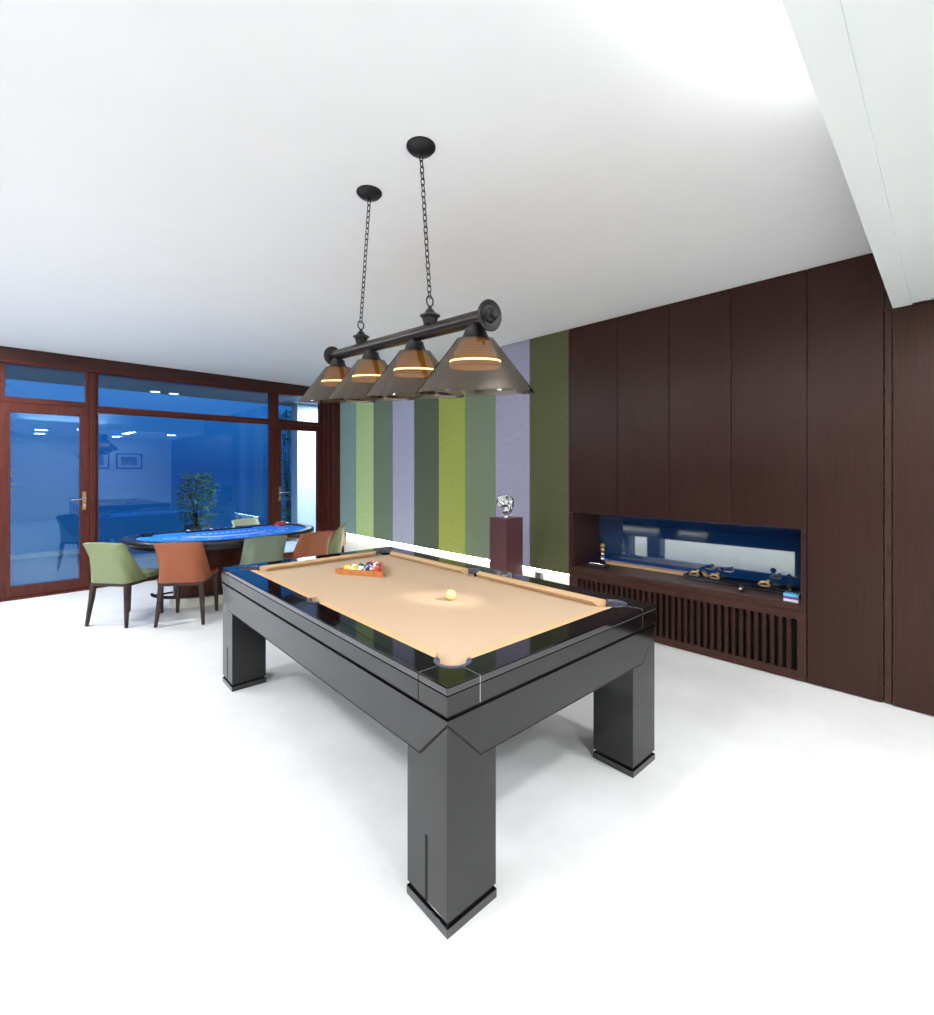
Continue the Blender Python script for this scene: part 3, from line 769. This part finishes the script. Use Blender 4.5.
inn = 4*2*RB + 2*RB*math.sqrt(3) + 0.004     # inner side
hin = inn*math.sqrt(3)/2
tk = 0.018
b0 = mid + pn*tk                              # middle of the inner base edge
ang = math.atan2(e.y, e.x)
R = thing('ball_rack', 'orange wooden triangle rack holding coloured balls on the tan cloth', 'ball rack', (b0.x, b0.y, BZ), ang)
def rounded_tri(side, off, r):
    s = side + 2*math.sqrt(3)*off; h = s*math.sqrt(3)/2
    P = [Vector((-s/2, -off)), Vector((s/2, -off)), Vector((0, h-off))]
    out = []
    for i in range(3):
        p = P[i]; a = (P[i-1]-p).normalized(); c = (P[(i+1) % 3]-p).normalized()
        bis = (a+c).normalized(); cen = p + bis*(r/math.sin(math.radians(30)))
        t0 = p + a*(r/math.tan(math.radians(30))); t1 = p + c*(r/math.tan(math.radians(30)))
        a0 = math.atan2(t0.y-cen.y, t0.x-cen.x); a1 = math.atan2(t1.y-cen.y, t1.x-cen.x)
        while a1 < a0: a1 += 2*PI
        for k in range(7):
            q = a0+(a1-a0)*k/6
            out.append((cen.x+r*math.cos(q), cen.y+r*math.sin(q)))
    return out
# pn must be local +y
sgn = 1 if Vector((-math.sin(ang), math.cos(ang))).dot(pn) > 0 else -1
tri_o = [(x, sgn*y) for x, y in rounded_tri(inn, tk, 0.016)]; tri_i = [(x, sgn*y) for x, y in rounded_tri(inn, 0.0, 0.008)]
obj('rack_frame', slab_with_holes(new(), [tri_o, tri_i], 0.0005, 0.035), MT['rackwood'], R)
cols = {'yellow': (240, 196, 30), 'blue': (34, 62, 160), 'red': (206, 50, 42), 'purple': (92, 50, 130), 'orange': (238, 128, 40), 'green': (28, 104, 66), 'maroon': (132, 34, 44), 'black': (20, 20, 22), 'pink': (226, 110, 100)}
rows = [[('yellow', 0), ('yellow', 1), ('purple', 1), ('black', 0), ('red', 0)],
        [('yellow', 1), ('green', 0), ('blue', 1), ('pink', 0)],
        [('green', 1), ('blue', 0), ('purple', 0)],
        [('maroon', 0), ('red', 1)],
        [('orange', 0)]]
where = {0: 'in the long front row', 1: 'in the second row', 2: 'in the third row', 3: 'in the fourth row', 4: 'at the far tip'}
pos5 = ['at its left end', 'second from left', 'in its middle', 'fourth from left', 'at its right end']
proto = None
bm0 = sphere(new(), (0, 0, 0), RB, 28, 18); me_ball = bpy.data.meshes.new('pool_ball'); bm0.to_mesh(me_ball); bm0.free()
for p in me_ball.polygons: p.use_smooth = True
mats_ball = {}
for r, row in enumerate(rows):
    for k, (c, st) in enumerate(row):
        lx = (k-(len(row)-1)/2)*2*RB*1.005
        ly = RB + 0.0015 + r*RB*math.sqrt(3)*1.004
        w = Vector((math.cos(ang)*lx - math.sin(ang)*ly*sgn, math.sin(ang)*lx + math.cos(ang)*ly*sgn))
        me = me_ball.copy(); me.materials.clear()
        key = (c, st)
        if key not in mats_ball: mats_ball[key] = M_ball('ball_'+c+('_stripe' if st else ''), cols[c], bool(st))
        me.materials.append(mats_ball[key])
        o = link(bpy.data.objects.new('pool_ball', me))
        o.location = (b0.x+w.x, b0.y+w.y, BZ+RB)
        o.rotation_euler = (random.uniform(-.7, .7), random.uniform(-.9, -.2), random.uniform(2.0, 5.2))
        n = len(row)
        if n == 5: pp = pos5[k]
        elif n == 4: pp = ['nearest the long rail', 'second along', 'third along', 'nearest the cue ball'][k]
        elif n == 3: pp = ['nearest the long rail', 'in the middle', 'nearest the cue ball'][k]
        elif n == 2: pp = ['nearest the long rail', 'nearest the cue ball'][k]
        else: pp = ''
        tag(o, ('%s %s pool ball %s of the rack %s' % ('striped' if st else 'solid', c, where[r], pp)).strip(), 'pool ball', 'balls in the wooden rack')
cb = sphere_obj('cue_ball', RB, MT['ball_cream'])
cb.location = (1.728, 1.902, BZ+RB)
tag(cb, 'single cream-yellow cue ball alone on the tan cloth', 'pool ball')

# ------------------------------------------------------------------ billiard lamp
yaw = 0.7719; F_ = 471.53
fw = Vector((math.sin(yaw), math.cos(yaw), 0)); rt = Vector((math.cos(yaw), -math.sin(yaw), 0)); upv = Vector((0, 0, 1))
z0 = 1.8
near_c = Vector((0, 0, 1.45)) + fw*(0.963*z0) + rt*(0.0465*z0) + upv*(0.3168*z0)
far_c = Vector((0, 0, 1.45)) + fw*(1.60*z0) - rt*(0.4547*z0) + upv*(0.389*z0)
ax = (far_c-near_c); BL = ax.length; ax.normalize()
nup = upv*math.cos(math.radians(6.5)) - fw*math.sin(math.radians(6.5)); nup = (nup - ax*nup.dot(ax)).normalized()
sd = ax.cross(nup).normalized()
Lm = thing('billiard_lamp', 'dark bronze four-shade billiard lamp hung on two chains over the table', 'lamp', (near_c+far_c)/2)
Lrot = Matrix((sd, ax, nup)).transposed()      # local x = side, y = along bar, z = up
Lm.rotation_euler = Lrot.to_euler()
HB = BL/2
def along(t): return -HB + BL*(t+0.193)/3.353
RYm = Matrix.Rotation(-PI/2, 4, 'X')           # local z -> +y
bar = lathe(new(), [(0, -HB+0.01), (0.031, -HB+0.01), (0.031, HB-0.01), (0, HB-0.01)], 32, RYm)
obj('bar', bar, MT['bronze'], Lm, True)
capprof = [(0, -0.012), (0.036, -0.012), (0.040, -0.006), (0.056, 0.0), (0.0575, 0.006), (0.054, 0.010), (0.046, 0.009), (0.040, 0.006), (0.028, 0.007), (0.026, 0.013), (0.020, 0.020), (0.014, 0.022), (0.014, 0.028), (0.016, 0.033), (0.012, 0.040), (0, 0.043)]
for s in (-1, 1):
    M = Matrix.Translation((0, s*(HB-0.004), 0)) @ Matrix.Rotation(-s*PI/2, 4, 'X')
    obj('end_cap', lathe(new(), capprof, 36, M), MT['bronze_dk'], Lm, True)
SR_T, SR_B, SZ_T, SZ_B = 0.071, 0.226, -0.072, -0.279
for k in range(4):
    y = along(k)
    Mk = Matrix.Translation((0, y, 0))
    nk = obj('shade_holder', lathe(new(), [(0, -0.022), (0.028, -0.022), (0.030, -0.030), (0.040, -0.034), (0.040, -0.040), (0.043, -0.050), (0.050, -0.066), (0.056, -0.074), (0, -0.074)], 32, Mk), MT['bronze_dk'], Lm, True)
    sh = new()
    lathe(sh, [(0.052, SZ_T), (SR_T, SZ_T-0.001), (SR_T+0.006, SZ_T-0.010), (SR_B-0.006, SZ_B+0.014), (SR_B, SZ_B+0.004), (SR_B+0.001, SZ_B), (SR_B-0.004, SZ_B), (SR_B-0.009, SZ_B+0.012), (SR_T+0.002, SZ_T-0.012), (SR_T-0.004, SZ_T-0.005), (0.052, SZ_T-0.005)], 64, Mk)
    so = obj('lamp_shade', sh, MT['smoke'], Lm, True); so['label'] = 'smoked see-through conical shade'
    df = new()
    lathe(df, [(0, SZ_T-0.006), (0.050, SZ_T-0.006), (0.058, SZ_T-0.012), (0.100, SZ_T-0.098), (0.100, SZ_T-0.106), (0.092, SZ_T-0.112), (0, SZ_T-0.112)], 40, Mk)
    do = obj('amber_diffuser', df, MT['amber'], so, True); do['label'] = 'ribbed amber glass diffuser'
    rg = new()
    tube(rg, [(0.0965*math.cos(q), y+0.0965*math.sin(q), SZ_T-0.086) for q in [2*PI*i/40 for i in range(40)]], 0.0032, 8, True)
    ro = obj('light_ring', rg, MT['lamp_ring'], so, True); ro['label'] = 'glowing warm light ring'
    ld = bpy.data.lights.new('lamp_bulb', 'AREA'); ld.shape = 'DISK'; ld.size = 0.16; ld.energy = 0.8; ld.color = (1.0, 0.78, 0.5)
    lo = link(bpy.data.objects.new('lamp_bulb', ld), Lm); lo.location = (0, y, SZ_T-0.116)
Lm_inv = (Matrix.Translation((near_c+far_c)/2) @ Lrot.to_4x4()).inverted()
tops = [Vector((0, 0, 1.45)) + fw*2.0 + rt*((421-467)/F_*2.0), Vector((0, 0, 1.45)) + fw*2.33 + rt*((369.3-467)/F_*2.33)]
for t_, top in zip((0.712, 2.258), tops):
    top.z = ZC
    y = along(t_)
    Mk = Matrix.Translation((0, y, 0.026))
    obj('finial', lathe(new(), [(0, 0), (0.026, 0), (0.030, 0.004), (0.030, 0.010), (0.036, 0.030), (0.044, 0.034), (0.044, 0.040), (0.036, 0.043), (0.022, 0.052), (0.014, 0.064), (0.008, 0.068), (0.008, 0.078), (0, 0.080)], 32, Mk), MT['bronze_dk'], Lm, True)
    lpv = new()
    tube(lpv, [(0.019*math.cos(q), y+0.004*math.cos(q), 0.124+0.022*math.sin(q)) for q in [2*PI*i/24 for i in range(24)]], 0.0032, 8, True)
    obj('loop', lpv, MT['bronze_dk'], Lm, True)
    p0 = Vector((0, y, 0.138)); p1 = Lm_inv @ top
    cn = obj('canopy', lathe(new(), [(0, 0), (0.062, 0), (0.062, -0.006), (0.050, -0.020), (0.020, -0.028), (0.008, -0.032), (0.008, -0.040), (0, -0.041)], 36, Matrix.Translation(p1) @ Lrot.to_4x4().inverted()), MT['bronze_dk'], Lm, True)
    p1 = Lm_inv @ (top + Vector((0, 0, -0.036)))
    d = p1-p0; n = int(round(d.length/0.0252)); st = d/n; dn = d.normalized()
    a = dn.cross(Vector((0, 1, 0))).normalized(); c = dn.cross(a).normalized()
    ch = new()
    for i in range(n):
        cen = p0 + st*(i+0.5)
        w = (a+c*0.35).normalized() if i % 2 == 0 else (c-a*0.35).normalized()
        pts = []
        for j in range(16):
            q = 2*PI*j/16
            pts.append(cen + dn*(0.0105*math.copysign(1, math.sin(q))*(1 if abs(math.sin(q)) > 1e-6 else 0) * 0.55 + 0.0095*math.sin(q)) + w*(0.0085*math.cos(q)))
        tube(ch, pts, 0.0023, 6, True)
    obj('chain', ch, MT['bronze_dk'], Lm, True)

# ------------------------------------------------------------------ card table (blackjack) by the window
CX, CY = 1.78, 5.70
t = thing('card_table', 'half-round card table with blue felt and black padded rim by windows', 'card table', (CX, CY, 0))
def dshape(off, n=40):
    a, b = 0.965-off, 0.76-off; back = 0.47-off
    pts = []
    for i in range(n+1):
        q = PI + PI*i/n
        pts.append((a*math.cos(q), b*math.sin(q)))
    rc = 0.30
    for i in range(1, 9):
        q = (PI/2)*i/8
        pts.append((a-rc+rc*math.cos(q)*1.0, back-rc+rc*math.sin(q)) if True else None)
    for i in range(0, 9):
        q = PI/2 + (PI/2)*i/8
        pts.append((-a+rc+rc*math.cos(q), back-rc+rc*math.sin(q)))
    # drop the duplicates
    out = []
    for p in pts:
        if not out or (abs(p[0]-out[-1][0])+abs(p[1]-out[-1][1])) > 1e-4: out.append(p)
    return out
pr = new(); slab_with_holes(pr, [dshape(0.0), dshape(0.115)], 0.712, 0.765)
o = obj('padded_rim', pr, MT['padding'], t, True, 50)
bv = o.modifiers.new('soft', 'BEVEL'); bv.width = 0.022; bv.segments = 4; bv.limit_method = 'ANGLE'; bv.angle_limit = math.radians(50)
obj('felt_top', prism(new(), dshape(0.112), 0.715, 0.752), MT['felt_blue'], t)
obj('under_panel', prism(new(), dshape(0.06), 0.675, 0.7115), MT['padding'], t)
# betting spots and print on the felt
p = new()
for k in range(7):
    q = PI + PI*(k+0.5)/7
    cx, cy = 0.60*math.cos(q), 0.46*math.sin(q)
    d1 = Matrix.Translation((cx, cy, 0))
    lathe(p, [(0.050, 0.7521), (0.058, 0.7521), (0.058, 0.7527), (0.050, 0.7527)], 24, d1, True)
for r in (0.34, 0.40):
    tube(p, [(r*1.2*math.cos(PI+PI*(i+2)/34), r*0.8*math.sin(PI+PI*(i+2)/34), 0.7523) for i in range(31)], 0.0035, 5)
for k in range(11):
    x = -0.3+0.06*k
    box(p, x-0.018, x+0.018, -0.02, 0.03, 0.7521, 0.7526)
obj('felt_print', p, MT['felt_print'], t)
tr = new(); box(tr, -0.36, 0.36, 0.26, 0.345, 0.7521, 0.770, 0.004)
obj('chip_tray', tr, MT['padding'], t)
for k in range(9):
    xx = -0.32+0.08*k
    o = obj('chip_roll', tube(new(), [(xx, 0.268, 0.768), (xx, 0.338, 0.768)], 0.012, 14), MT[('felt_print', 'pot', 'felt_blue')[k % 3]], t, True)
ch_ = new()
box(ch_, 0.66, 0.76, 0.20, 0.29, 0.7521, 0.800, 0.006); box(ch_, 0.63, 0.66, 0.215, 0.275, 0.7521, 0.772, 0.004)
o = obj('card_shoe', ch_, MT['felt_red'], t)
ct = new(); box(ct, -0.78, -0.68, 0.20, 0.27, 0.7521, 0.79, 0.006)
obj('discard_tray', ct, MT['padding'], t)
# pedestal
def ell(a, b, n=40): return [(a*math.cos(2*PI*i/n), b*math.sin(2*PI*i/n)) for i in range(n)]
sh_ = Matrix.Translation((-0.08, 0.12, 0))
obj('pedestal', prism(new(), ell(0.43, 0.24), 0.10, 0.6745, sh_), MT['table_wood'], t, True)
obj('pedestal_plinth', prism(new(), ell(0.47, 0.28), 0.0, 0.0995, sh_), MT['plinth_white'], t, True)
fr = new()
tube(fr, [(-0.08+0.62*math.cos(q), 0.12+0.42*math.sin(q), 0.15) for q in [PI*0.98+PI*1.04*i/30 for i in range(31)]], 0.016, 10)
for q in (PI*1.02, PI*1.33, PI*1.67, PI*1.98):
    tube(fr, [(-0.08+0.62*math.cos(q), 0.12+0.42*math.sin(q), 0.15), (-0.08+0.44*math.cos(q), 0.12+0.25*math.sin(q), 0.15)], 0.010, 8)
obj('foot_rail', fr, MT['bronze_dk'], t, True)

# ------------------------------------------------------------------ chairs
def shell_pts(nu, nv):
    P = []
    for j in range(nv+1):
        v = j/nv
        row = []
        for i in range(nu+1):
            u = -1+2*i/nu
            # U-shaped plan at the bottom, nearly straight at the top
            def plan(hw, wrap, rc):
                L1 = hw-rc; L2 = rc*PI/2; L3 = max(0.001, wrap-rc); S = L1+L2+L3; s = abs(u)*S; sg = 1 if u >= 0 else -1
                if s <= L1: return (sg*s, 0.0)
                if s <= L1+L2:
                    q = (s-L1)/rc; return (sg*(L1+rc*math.sin(q)), rc*(1-math.cos(q)))
                return (sg*hw, rc + (s-L1-L2))
            bx, by = plan(0.196, 0.215, 0.06)
            tx, ty = plan(0.194, 0.035, 0.03)
            k = v**0.92
            x = bx*(1-k)+tx*k; y = by*(1-k)+(ty-0.075)*k
            z = 0.402 + (0.79-0.402)*v - 0.012*(u*u)*v
            row.append(Vector((x, y, z)))
        P.append(row)
    return P
def make_chair(label, leather):
    """faces local +y; origin on the floor between the back legs"""
    t = thing('dining_chair', label, 'chair', (0, 0, 0), 0, 'leather chairs around the card table')
    b = new(); P = shell_pts(30, 10)
    vs = [[b.verts.new(p) for p in r] for r in P]
    for j in range(10):
        for i in range(30):
            b.faces.new((vs[j][i], vs[j][i+1], vs[j+1][i+1], vs[j+1][i]))
    o = obj('backrest', b, MT[leather], t, True, 80)
    so = o.modifiers.new('thick', 'SOLIDIFY'); so.thickness = 0.026; so.offset = 0
    bv = o.modifiers.new('soft', 'BEVEL'); bv.width = 0.007; bv.segments = 3; bv.limit_method = 'ANGLE'
    s = new()
    poly = [(-0.178, 0.015), (0.178, 0.015), (0.182, 0.22), (0.198, 0.24), (0.200, 0.445), (0.185, 0.465), (-0.185, 0.465), (-0.200, 0.445), (-0.198, 0.24), (-0.182, 0.22)]
    prism(s, poly, 0.402, 0.448)
    o = obj('seat', s, MT[leather], t, True, 60)
    bv = o.modifiers.new('soft', 'BEVEL'); bv.width = 0.016; bv.segments = 3; bv.limit_method = 'ANGLE'
    f = new()
    prism(f, [(-0.192, -0.005), (0.192, -0.005), (0.194, 0.445), (-0.194, 0.445)], 0.372, 0.401)
    obj('seat_frame', f, MT['chair_wood'], t)
    for sx_ in (-1, 1):
        for fr_ in (0, 1):
            l = new()
            if fr_: pts = [(sx_*0.174, 0.420, 0.372), (sx_*0.177, 0.424, 0.25), (sx_*0.184, 0.432, 0.0)]
            else: pts = [(sx_*0.172, 0.015, 0.372), (sx_*0.180, 0.005, 0.25), (sx_*0.202, -0.025, 0.0)]
            w = [0.021, 0.019, 0.0125]; rings = []
            for (x, y, z), q in zip(pts, w):
                rings.append([l.verts.new((x+dx*q, y+dy*q, z)) for dx, dy in ((-1, -1), (1, -1), (1, 1), (-1, 1))])
            for i in range(2):
                for k in range(4): l.faces.new((rings[i][k], rings[i][(k+1) % 4], rings[i+1][(k+1) % 4], rings[i+1][k]))
            l.faces.new(rings[0]); l.faces.new(rings[-1])
            bmesh.ops.bevel(l, geom=[e for e in l.edges], offset=0.004, segments=2, affect='EDGES')
            obj('leg', l, MT['chair_wood'], t, True, 40)
    return t
def face(dx, dy): return math.atan2(-dx, dy)       # rotation that turns +y to (dx, dy)
protos = {}
def chair(x, y, dx, dy, leather, label):
    if leather not in protos:
        c = make_chair(label, leather); protos[leather] = c
    else:
        c = copy_tree(protos[leather])
    c.location = (x, y, 0); c.rotation_euler = (0, 0, face(dx, dy)); c['label'] = label
    return c
chair(0.672, 5.476, 0.773, 0.635, 'green_leather', 'pale green leather chair nearest the left glass door, back turned')
chair(1.160, 5.040, 0.54, 0.84, 'orange_leather', 'burnt orange leather chair beside the pale green one at the card table')
chair(1.875, 4.870, 0.08, 1.0, 'sage_leather', 'grey sage leather chair at the middle of the card table, behind pool table')
chair(2.390, 4.840, -0.20, 0.98, 'orange_leather', 'burnt orange leather chair between the grey sage and narrow green chairs')
chair(2.920, 5.280, -0.80, 0.60, 'green_leather', 'pale green leather chair seen edge-on before the dark corner column')
chair(2.35, 6.72, 0.35, -0.94, 'cream_leather', 'pale cream-green leather chair between the card table and the window')
t = thing('stool', 'low orange leather stool mostly hidden behind the edge-on green chair', 'stool', (3.25, 6.05, 0))
o = obj('seat', lathe(new(), [(0, 0.40), (0.17, 0.40), (0.195, 0.42), (0.20, 0.50), (0.20, 0.56), (0.185, 0.585), (0.15, 0.595), (0, 0.598)], 36), MT['orange_leather'], t, True)
o = obj('stool_base', lathe(new(), [(0, 0.0), (0.17, 0.0), (0.17, 0.03), (0.13, 0.05), (0.12, 0.36), (0.15, 0.399), (0, 0.399)], 36), MT['chair_wood'], t, True)

# ------------------------------------------------------------------ plinth and sculpture
PX, PY, PH = 3.50, 3.045, 0.995
t = thing('display_plinth', 'square plum-brown plinth before the lavender fabric panel', 'plinth', (PX, PY, 0), math.radians(-3))
obj('plinth_body', boxes((-0.115, 0.115, -0.115, 0.115, 0.02, PH), bev=0.003), MT['plinth_brown'], t)
obj('plinth_foot', boxes((-0.105, 0.105, -0.105, 0.105, 0.0, 0.02)), MT['black_gap'], t)
# crumpled silver form: several swollen lobes fused by a voxel remesh
def blob(parts, vox, amp, frq):
    b = new()
    for c, r, s in parts: sphere(b, c, r, 24, 16, s)
    me = bpy.data.meshes.new('tmp'); b.to_mesh(me); b.free()
    o = bpy.data.objects.new('tmp', me); COL.objects.link(o)
    m = o.modifiers.new('r', 'REMESH'); m.mode = 'VOXEL'; m.voxel_size = vox
    dg = bpy.context.evaluated_depsgraph_get(); dg.update()
    me2 = bpy.data.meshes.new_from_object(o.evaluated_get(dg))
    bpy.data.objects.remove(o)
    b = new(); b.from_mesh(me2); bpy.data.meshes.remove(me2)
    bmesh.ops.smooth_vert(b, verts=b.verts[:], factor=0.5, use_axis_x=True, use_axis_y=True, use_axis_z=True)
    b.normal_update()
    mv = []
    for v in b.verts:
        n = noise.noise(v.co*frq)*0.7 + abs(noise.noise(v.co*frq*2.1+Vector((3, 1, 7))))*0.6
        mv.append(v.co + v.normal*n*amp)
    for v, c in zip(b.verts, mv): v.co = c
    return b
S = thing('silver_sculpture', 'small crumpled silver sculpture on top of the plum plinth', 'sculpture', (PX, PY, PH), -yaw)
# local x = to the viewer's right after the turn
bl = blob([((0.006, 0, 0.058), 0.038, (1.1, 1, 1.1)), ((0.022, 0, 0.095), 0.043, (1.0, 0.9, 1.3)), ((-0.016, 0, 0.146), 0.058, (1.15, 0.9, 0.95)), ((-0.052, 0, 0.150), 0.042, (1, 0.9, 1)), ((0.036, 0, 0.150), 0.042, (1, 1, 1.2)), ((-0.030, 0, 0.192), 0.034, (1.3, 0.9, 0.8)), ((0.048, 0, 0.112), 0.030, (0.8, 0.8, 1.6)), ((-0.070, 0, 0.128), 0.022, (1.2, 0.8, 0.8))], 0.005, 0.012, 42)
obj('crumpled_form', bl, MT['chrome'], S, True, 60)
obj('sculpture_base', lathe(new(), [(0, 0), (0.04, 0), (0.038, 0.012), (0, 0.012)], 24), MT['chrome'], S, True)

# ------------------------------------------------------------------ ceiling downlights that light the room
lp = [(-0.7, 1.6, ZC, 'over the floor left of the pool table'), (-0.9, 3.6, ZC, 'over the pale floor beyond the pool table'), (-0.8, 5.6, ZC, 'over the floor by the left glass door'),
      (-2.4, 1.6, ZC, 'nearest the plain wall, before the pool table'), (-2.6, 3.8, ZC, 'nearest the plain wall, mid room'), (-2.6, 6.0, ZC, 'nearest the plain wall, by the windows'),
      (0.6, -0.9, SOF_Z+0.014, 'in the bulkhead close behind the viewer'), (2.3, -0.9, SOF_Z+0.014, 'in the bulkhead near the walnut wall'),
      (0.6, -2.4, SOF_Z+0.014, 'in the bulkhead by the back wall'), (2.3, -2.4, SOF_Z+0.014, 'in the bulkhead in the walnut corner'), (-1.6, -1.4, SOF_Z+0.014, 'in the bulkhead by the plain wall'),
      (1.3, -0.15, SOF_Z+0.014, 'just inside the bulkhead edge, nearer the pool table'), (2.3, -0.2, SOF_Z+0.014, 'just inside the bulkhead edge, mid floor'), (3.3, -0.6, SOF_Z+0.014, 'added inside the bulkhead, closest to the walnut wall'),  # these three are unseen, added to brighten the right-hand floor
      (-0.6, 6.7, ZC, 'added close to the window wall, left of the glass door')]  # unseen, added to brighten the ceiling near the windows
for x, y, z, w in lp:
    t = downlight(x, y, z, 'round recessed ceiling downlight ' + w, 'ceiling downlights of the room', MT['downlight'], False, 0.11)
    ld = bpy.data.lights.new('downlight_beam', 'AREA'); ld.shape = 'DISK'; ld.size = 0.22; ld.energy = 15 if 'just inside' in w or 'closest' in w else (50 if y > 5 else 38 if y > 1 else 21); ld.color = (0.965, 0.985, 1.0)
    lo = link(bpy.data.objects.new('downlight_beam', ld), t); lo.location = (0, 0, -0.014)
# unseen coves added to brighten the ceiling, at bulkhead trough and glass wall head
cv = thing('added_cove_light', 'added light cove strip lying in the open trough of the bulkhead', 'light strip', (0.0, SOF_Y-0.08, 2.53))
obj('added_cove_strip', boxes((XL+0.2, 2.2, -0.015, 0.015, 0.0005, 0.010)), MT['added_cove_led'], cv)
for xx, pw in ((-2.8, 15), (-1.0, 13), (1.0, 13)):
    ld = bpy.data.lights.new('added_cove_glow', 'AREA'); ld.shape = 'RECTANGLE'; ld.size = 1.5; ld.size_y = 0.05; ld.energy = pw; ld.color = (0.97, 0.985, 1.0)
    lo = link(bpy.data.objects.new('added_cove_glow', ld), cv); lo.location = (xx, 0.0, 0.03); lo.rotation_euler = (math.radians(180-30), 0, 0)
cv = thing('added_cove_light', 'added light cove strip along the head of the glass wall', 'light strip', (XL+0.06, 4.0, 2.67))
obj('added_cove_ledge', boxes((-0.058, 0.09, -3.2, 3.2, -0.02, -0.002), (0.075, 0.09, -3.2, 3.2, -0.002, 0.05)), MT['soffit'], cv)
obj('added_cove_strip', boxes((-0.005, 0.025, -3.1, 3.1, -0.0015, 0.008)), MT['added_cove_led'], cv)
for yy in (-2.0, 0.1, 2.2):
    ld = bpy.data.lights.new('added_cove_glow', 'AREA'); ld.shape = 'RECTANGLE'; ld.size = 0.05; ld.size_y = 2.0; ld.energy = 34; ld.color = (0.95, 0.98, 1.0)
    lo = link(bpy.data.objects.new('added_cove_glow', ld), cv); lo.location = (0.02, yy, 0.03); lo.rotation_euler = (0, math.radians(180+40), 0)
# narrow spot on the cue ball from one of the bulkhead fittings
t = downlight(2.7, -0.1, SOF_Z+0.014, 'small bulkhead spotlight aimed at the cue ball', 'ceiling downlights of the room', MT['downlight'], False, 0.04)
ld = bpy.data.lights.new('ball_spot', 'SPOT'); ld.energy = 380; ld.spot_size = math.radians(7.5); ld.spot_blend = 1.0; ld.shadow_soft_size = 0.03; ld.color = (1.0, 0.95, 0.90)
lo = link(bpy.data.objects.new('ball_spot', ld), t); lo.location = (0, 0, -0.02)
dv = cb.location - Vector((2.7, -0.1, SOF_Z-0.02)); lo.rotation_euler = dv.to_track_quat('-Z', 'Y').to_euler()

# ------------------------------------------------------------------ dusk sky
w = bpy.data.worlds.new('dusk_sky'); sc.world = w; w.use_nodes = True
nt = w.node_tree; nt.nodes.clear()
out = nt.nodes.new('ShaderNodeOutputWorld'); bg = nt.nodes.new('ShaderNodeBackground')
tc = nt.nodes.new('ShaderNodeTexCoord'); sp = nt.nodes.new('ShaderNodeSeparateXYZ'); cr = nt.nodes.new('ShaderNodeValToRGB')
nt.links.new(tc.outputs['Generated'], sp.inputs[0]); nt.links.new(sp.outputs['Z'], cr.inputs['Fac'])
cr.color_ramp.elements[0].position = 0.0; cr.color_ramp.elements[0].color = (0.005, 0.07, 0.30, 1)
cr.color_ramp.elements[1].position = 0.85; cr.color_ramp.elements[1].color = (0.006, 0.08, 0.36, 1)
el = cr.color_ramp.elements.new(0.16); el.color = (0.028, 0.21, 0.60, 1)
nt.links.new(cr.outputs['Color'], bg.inputs['Color']); bg.inputs['Strength'].default_value = 1.0
nt.links.new(bg.outputs[0], out.inputs[0])

# ------------------------------------------------------------------ camera and view
cd = bpy.data.cameras.new('camera'); cam = bpy.data.objects.new('camera', cd); COL.objects.link(cam)
cd.sensor_fit = 'HORIZONTAL'; cd.sensor_width = 36.0; cd.lens = 36.0*F_/934
cd.shift_y = -(507.5-470.59)/934; cd.clip_start = 0.02; cd.clip_end = 200
cam.location = (0, 0, 1.45); cam.rotation_euler = (PI/2, 0, -yaw)
sc.camera = cam
sc.view_settings.view_transform = 'Standard'; sc.view_settings.look = 'None'
sc.view_settings.gamma = 1.0; sc.view_settings.use_curve_mapping = False
sc.view_settings.exposure = 0.07
sc.cycles.use_denoising = True
sc.cycles.max_bounces = 10; sc.cycles.diffuse_bounces = 5; sc.cycles.transparent_max_bounces = 16
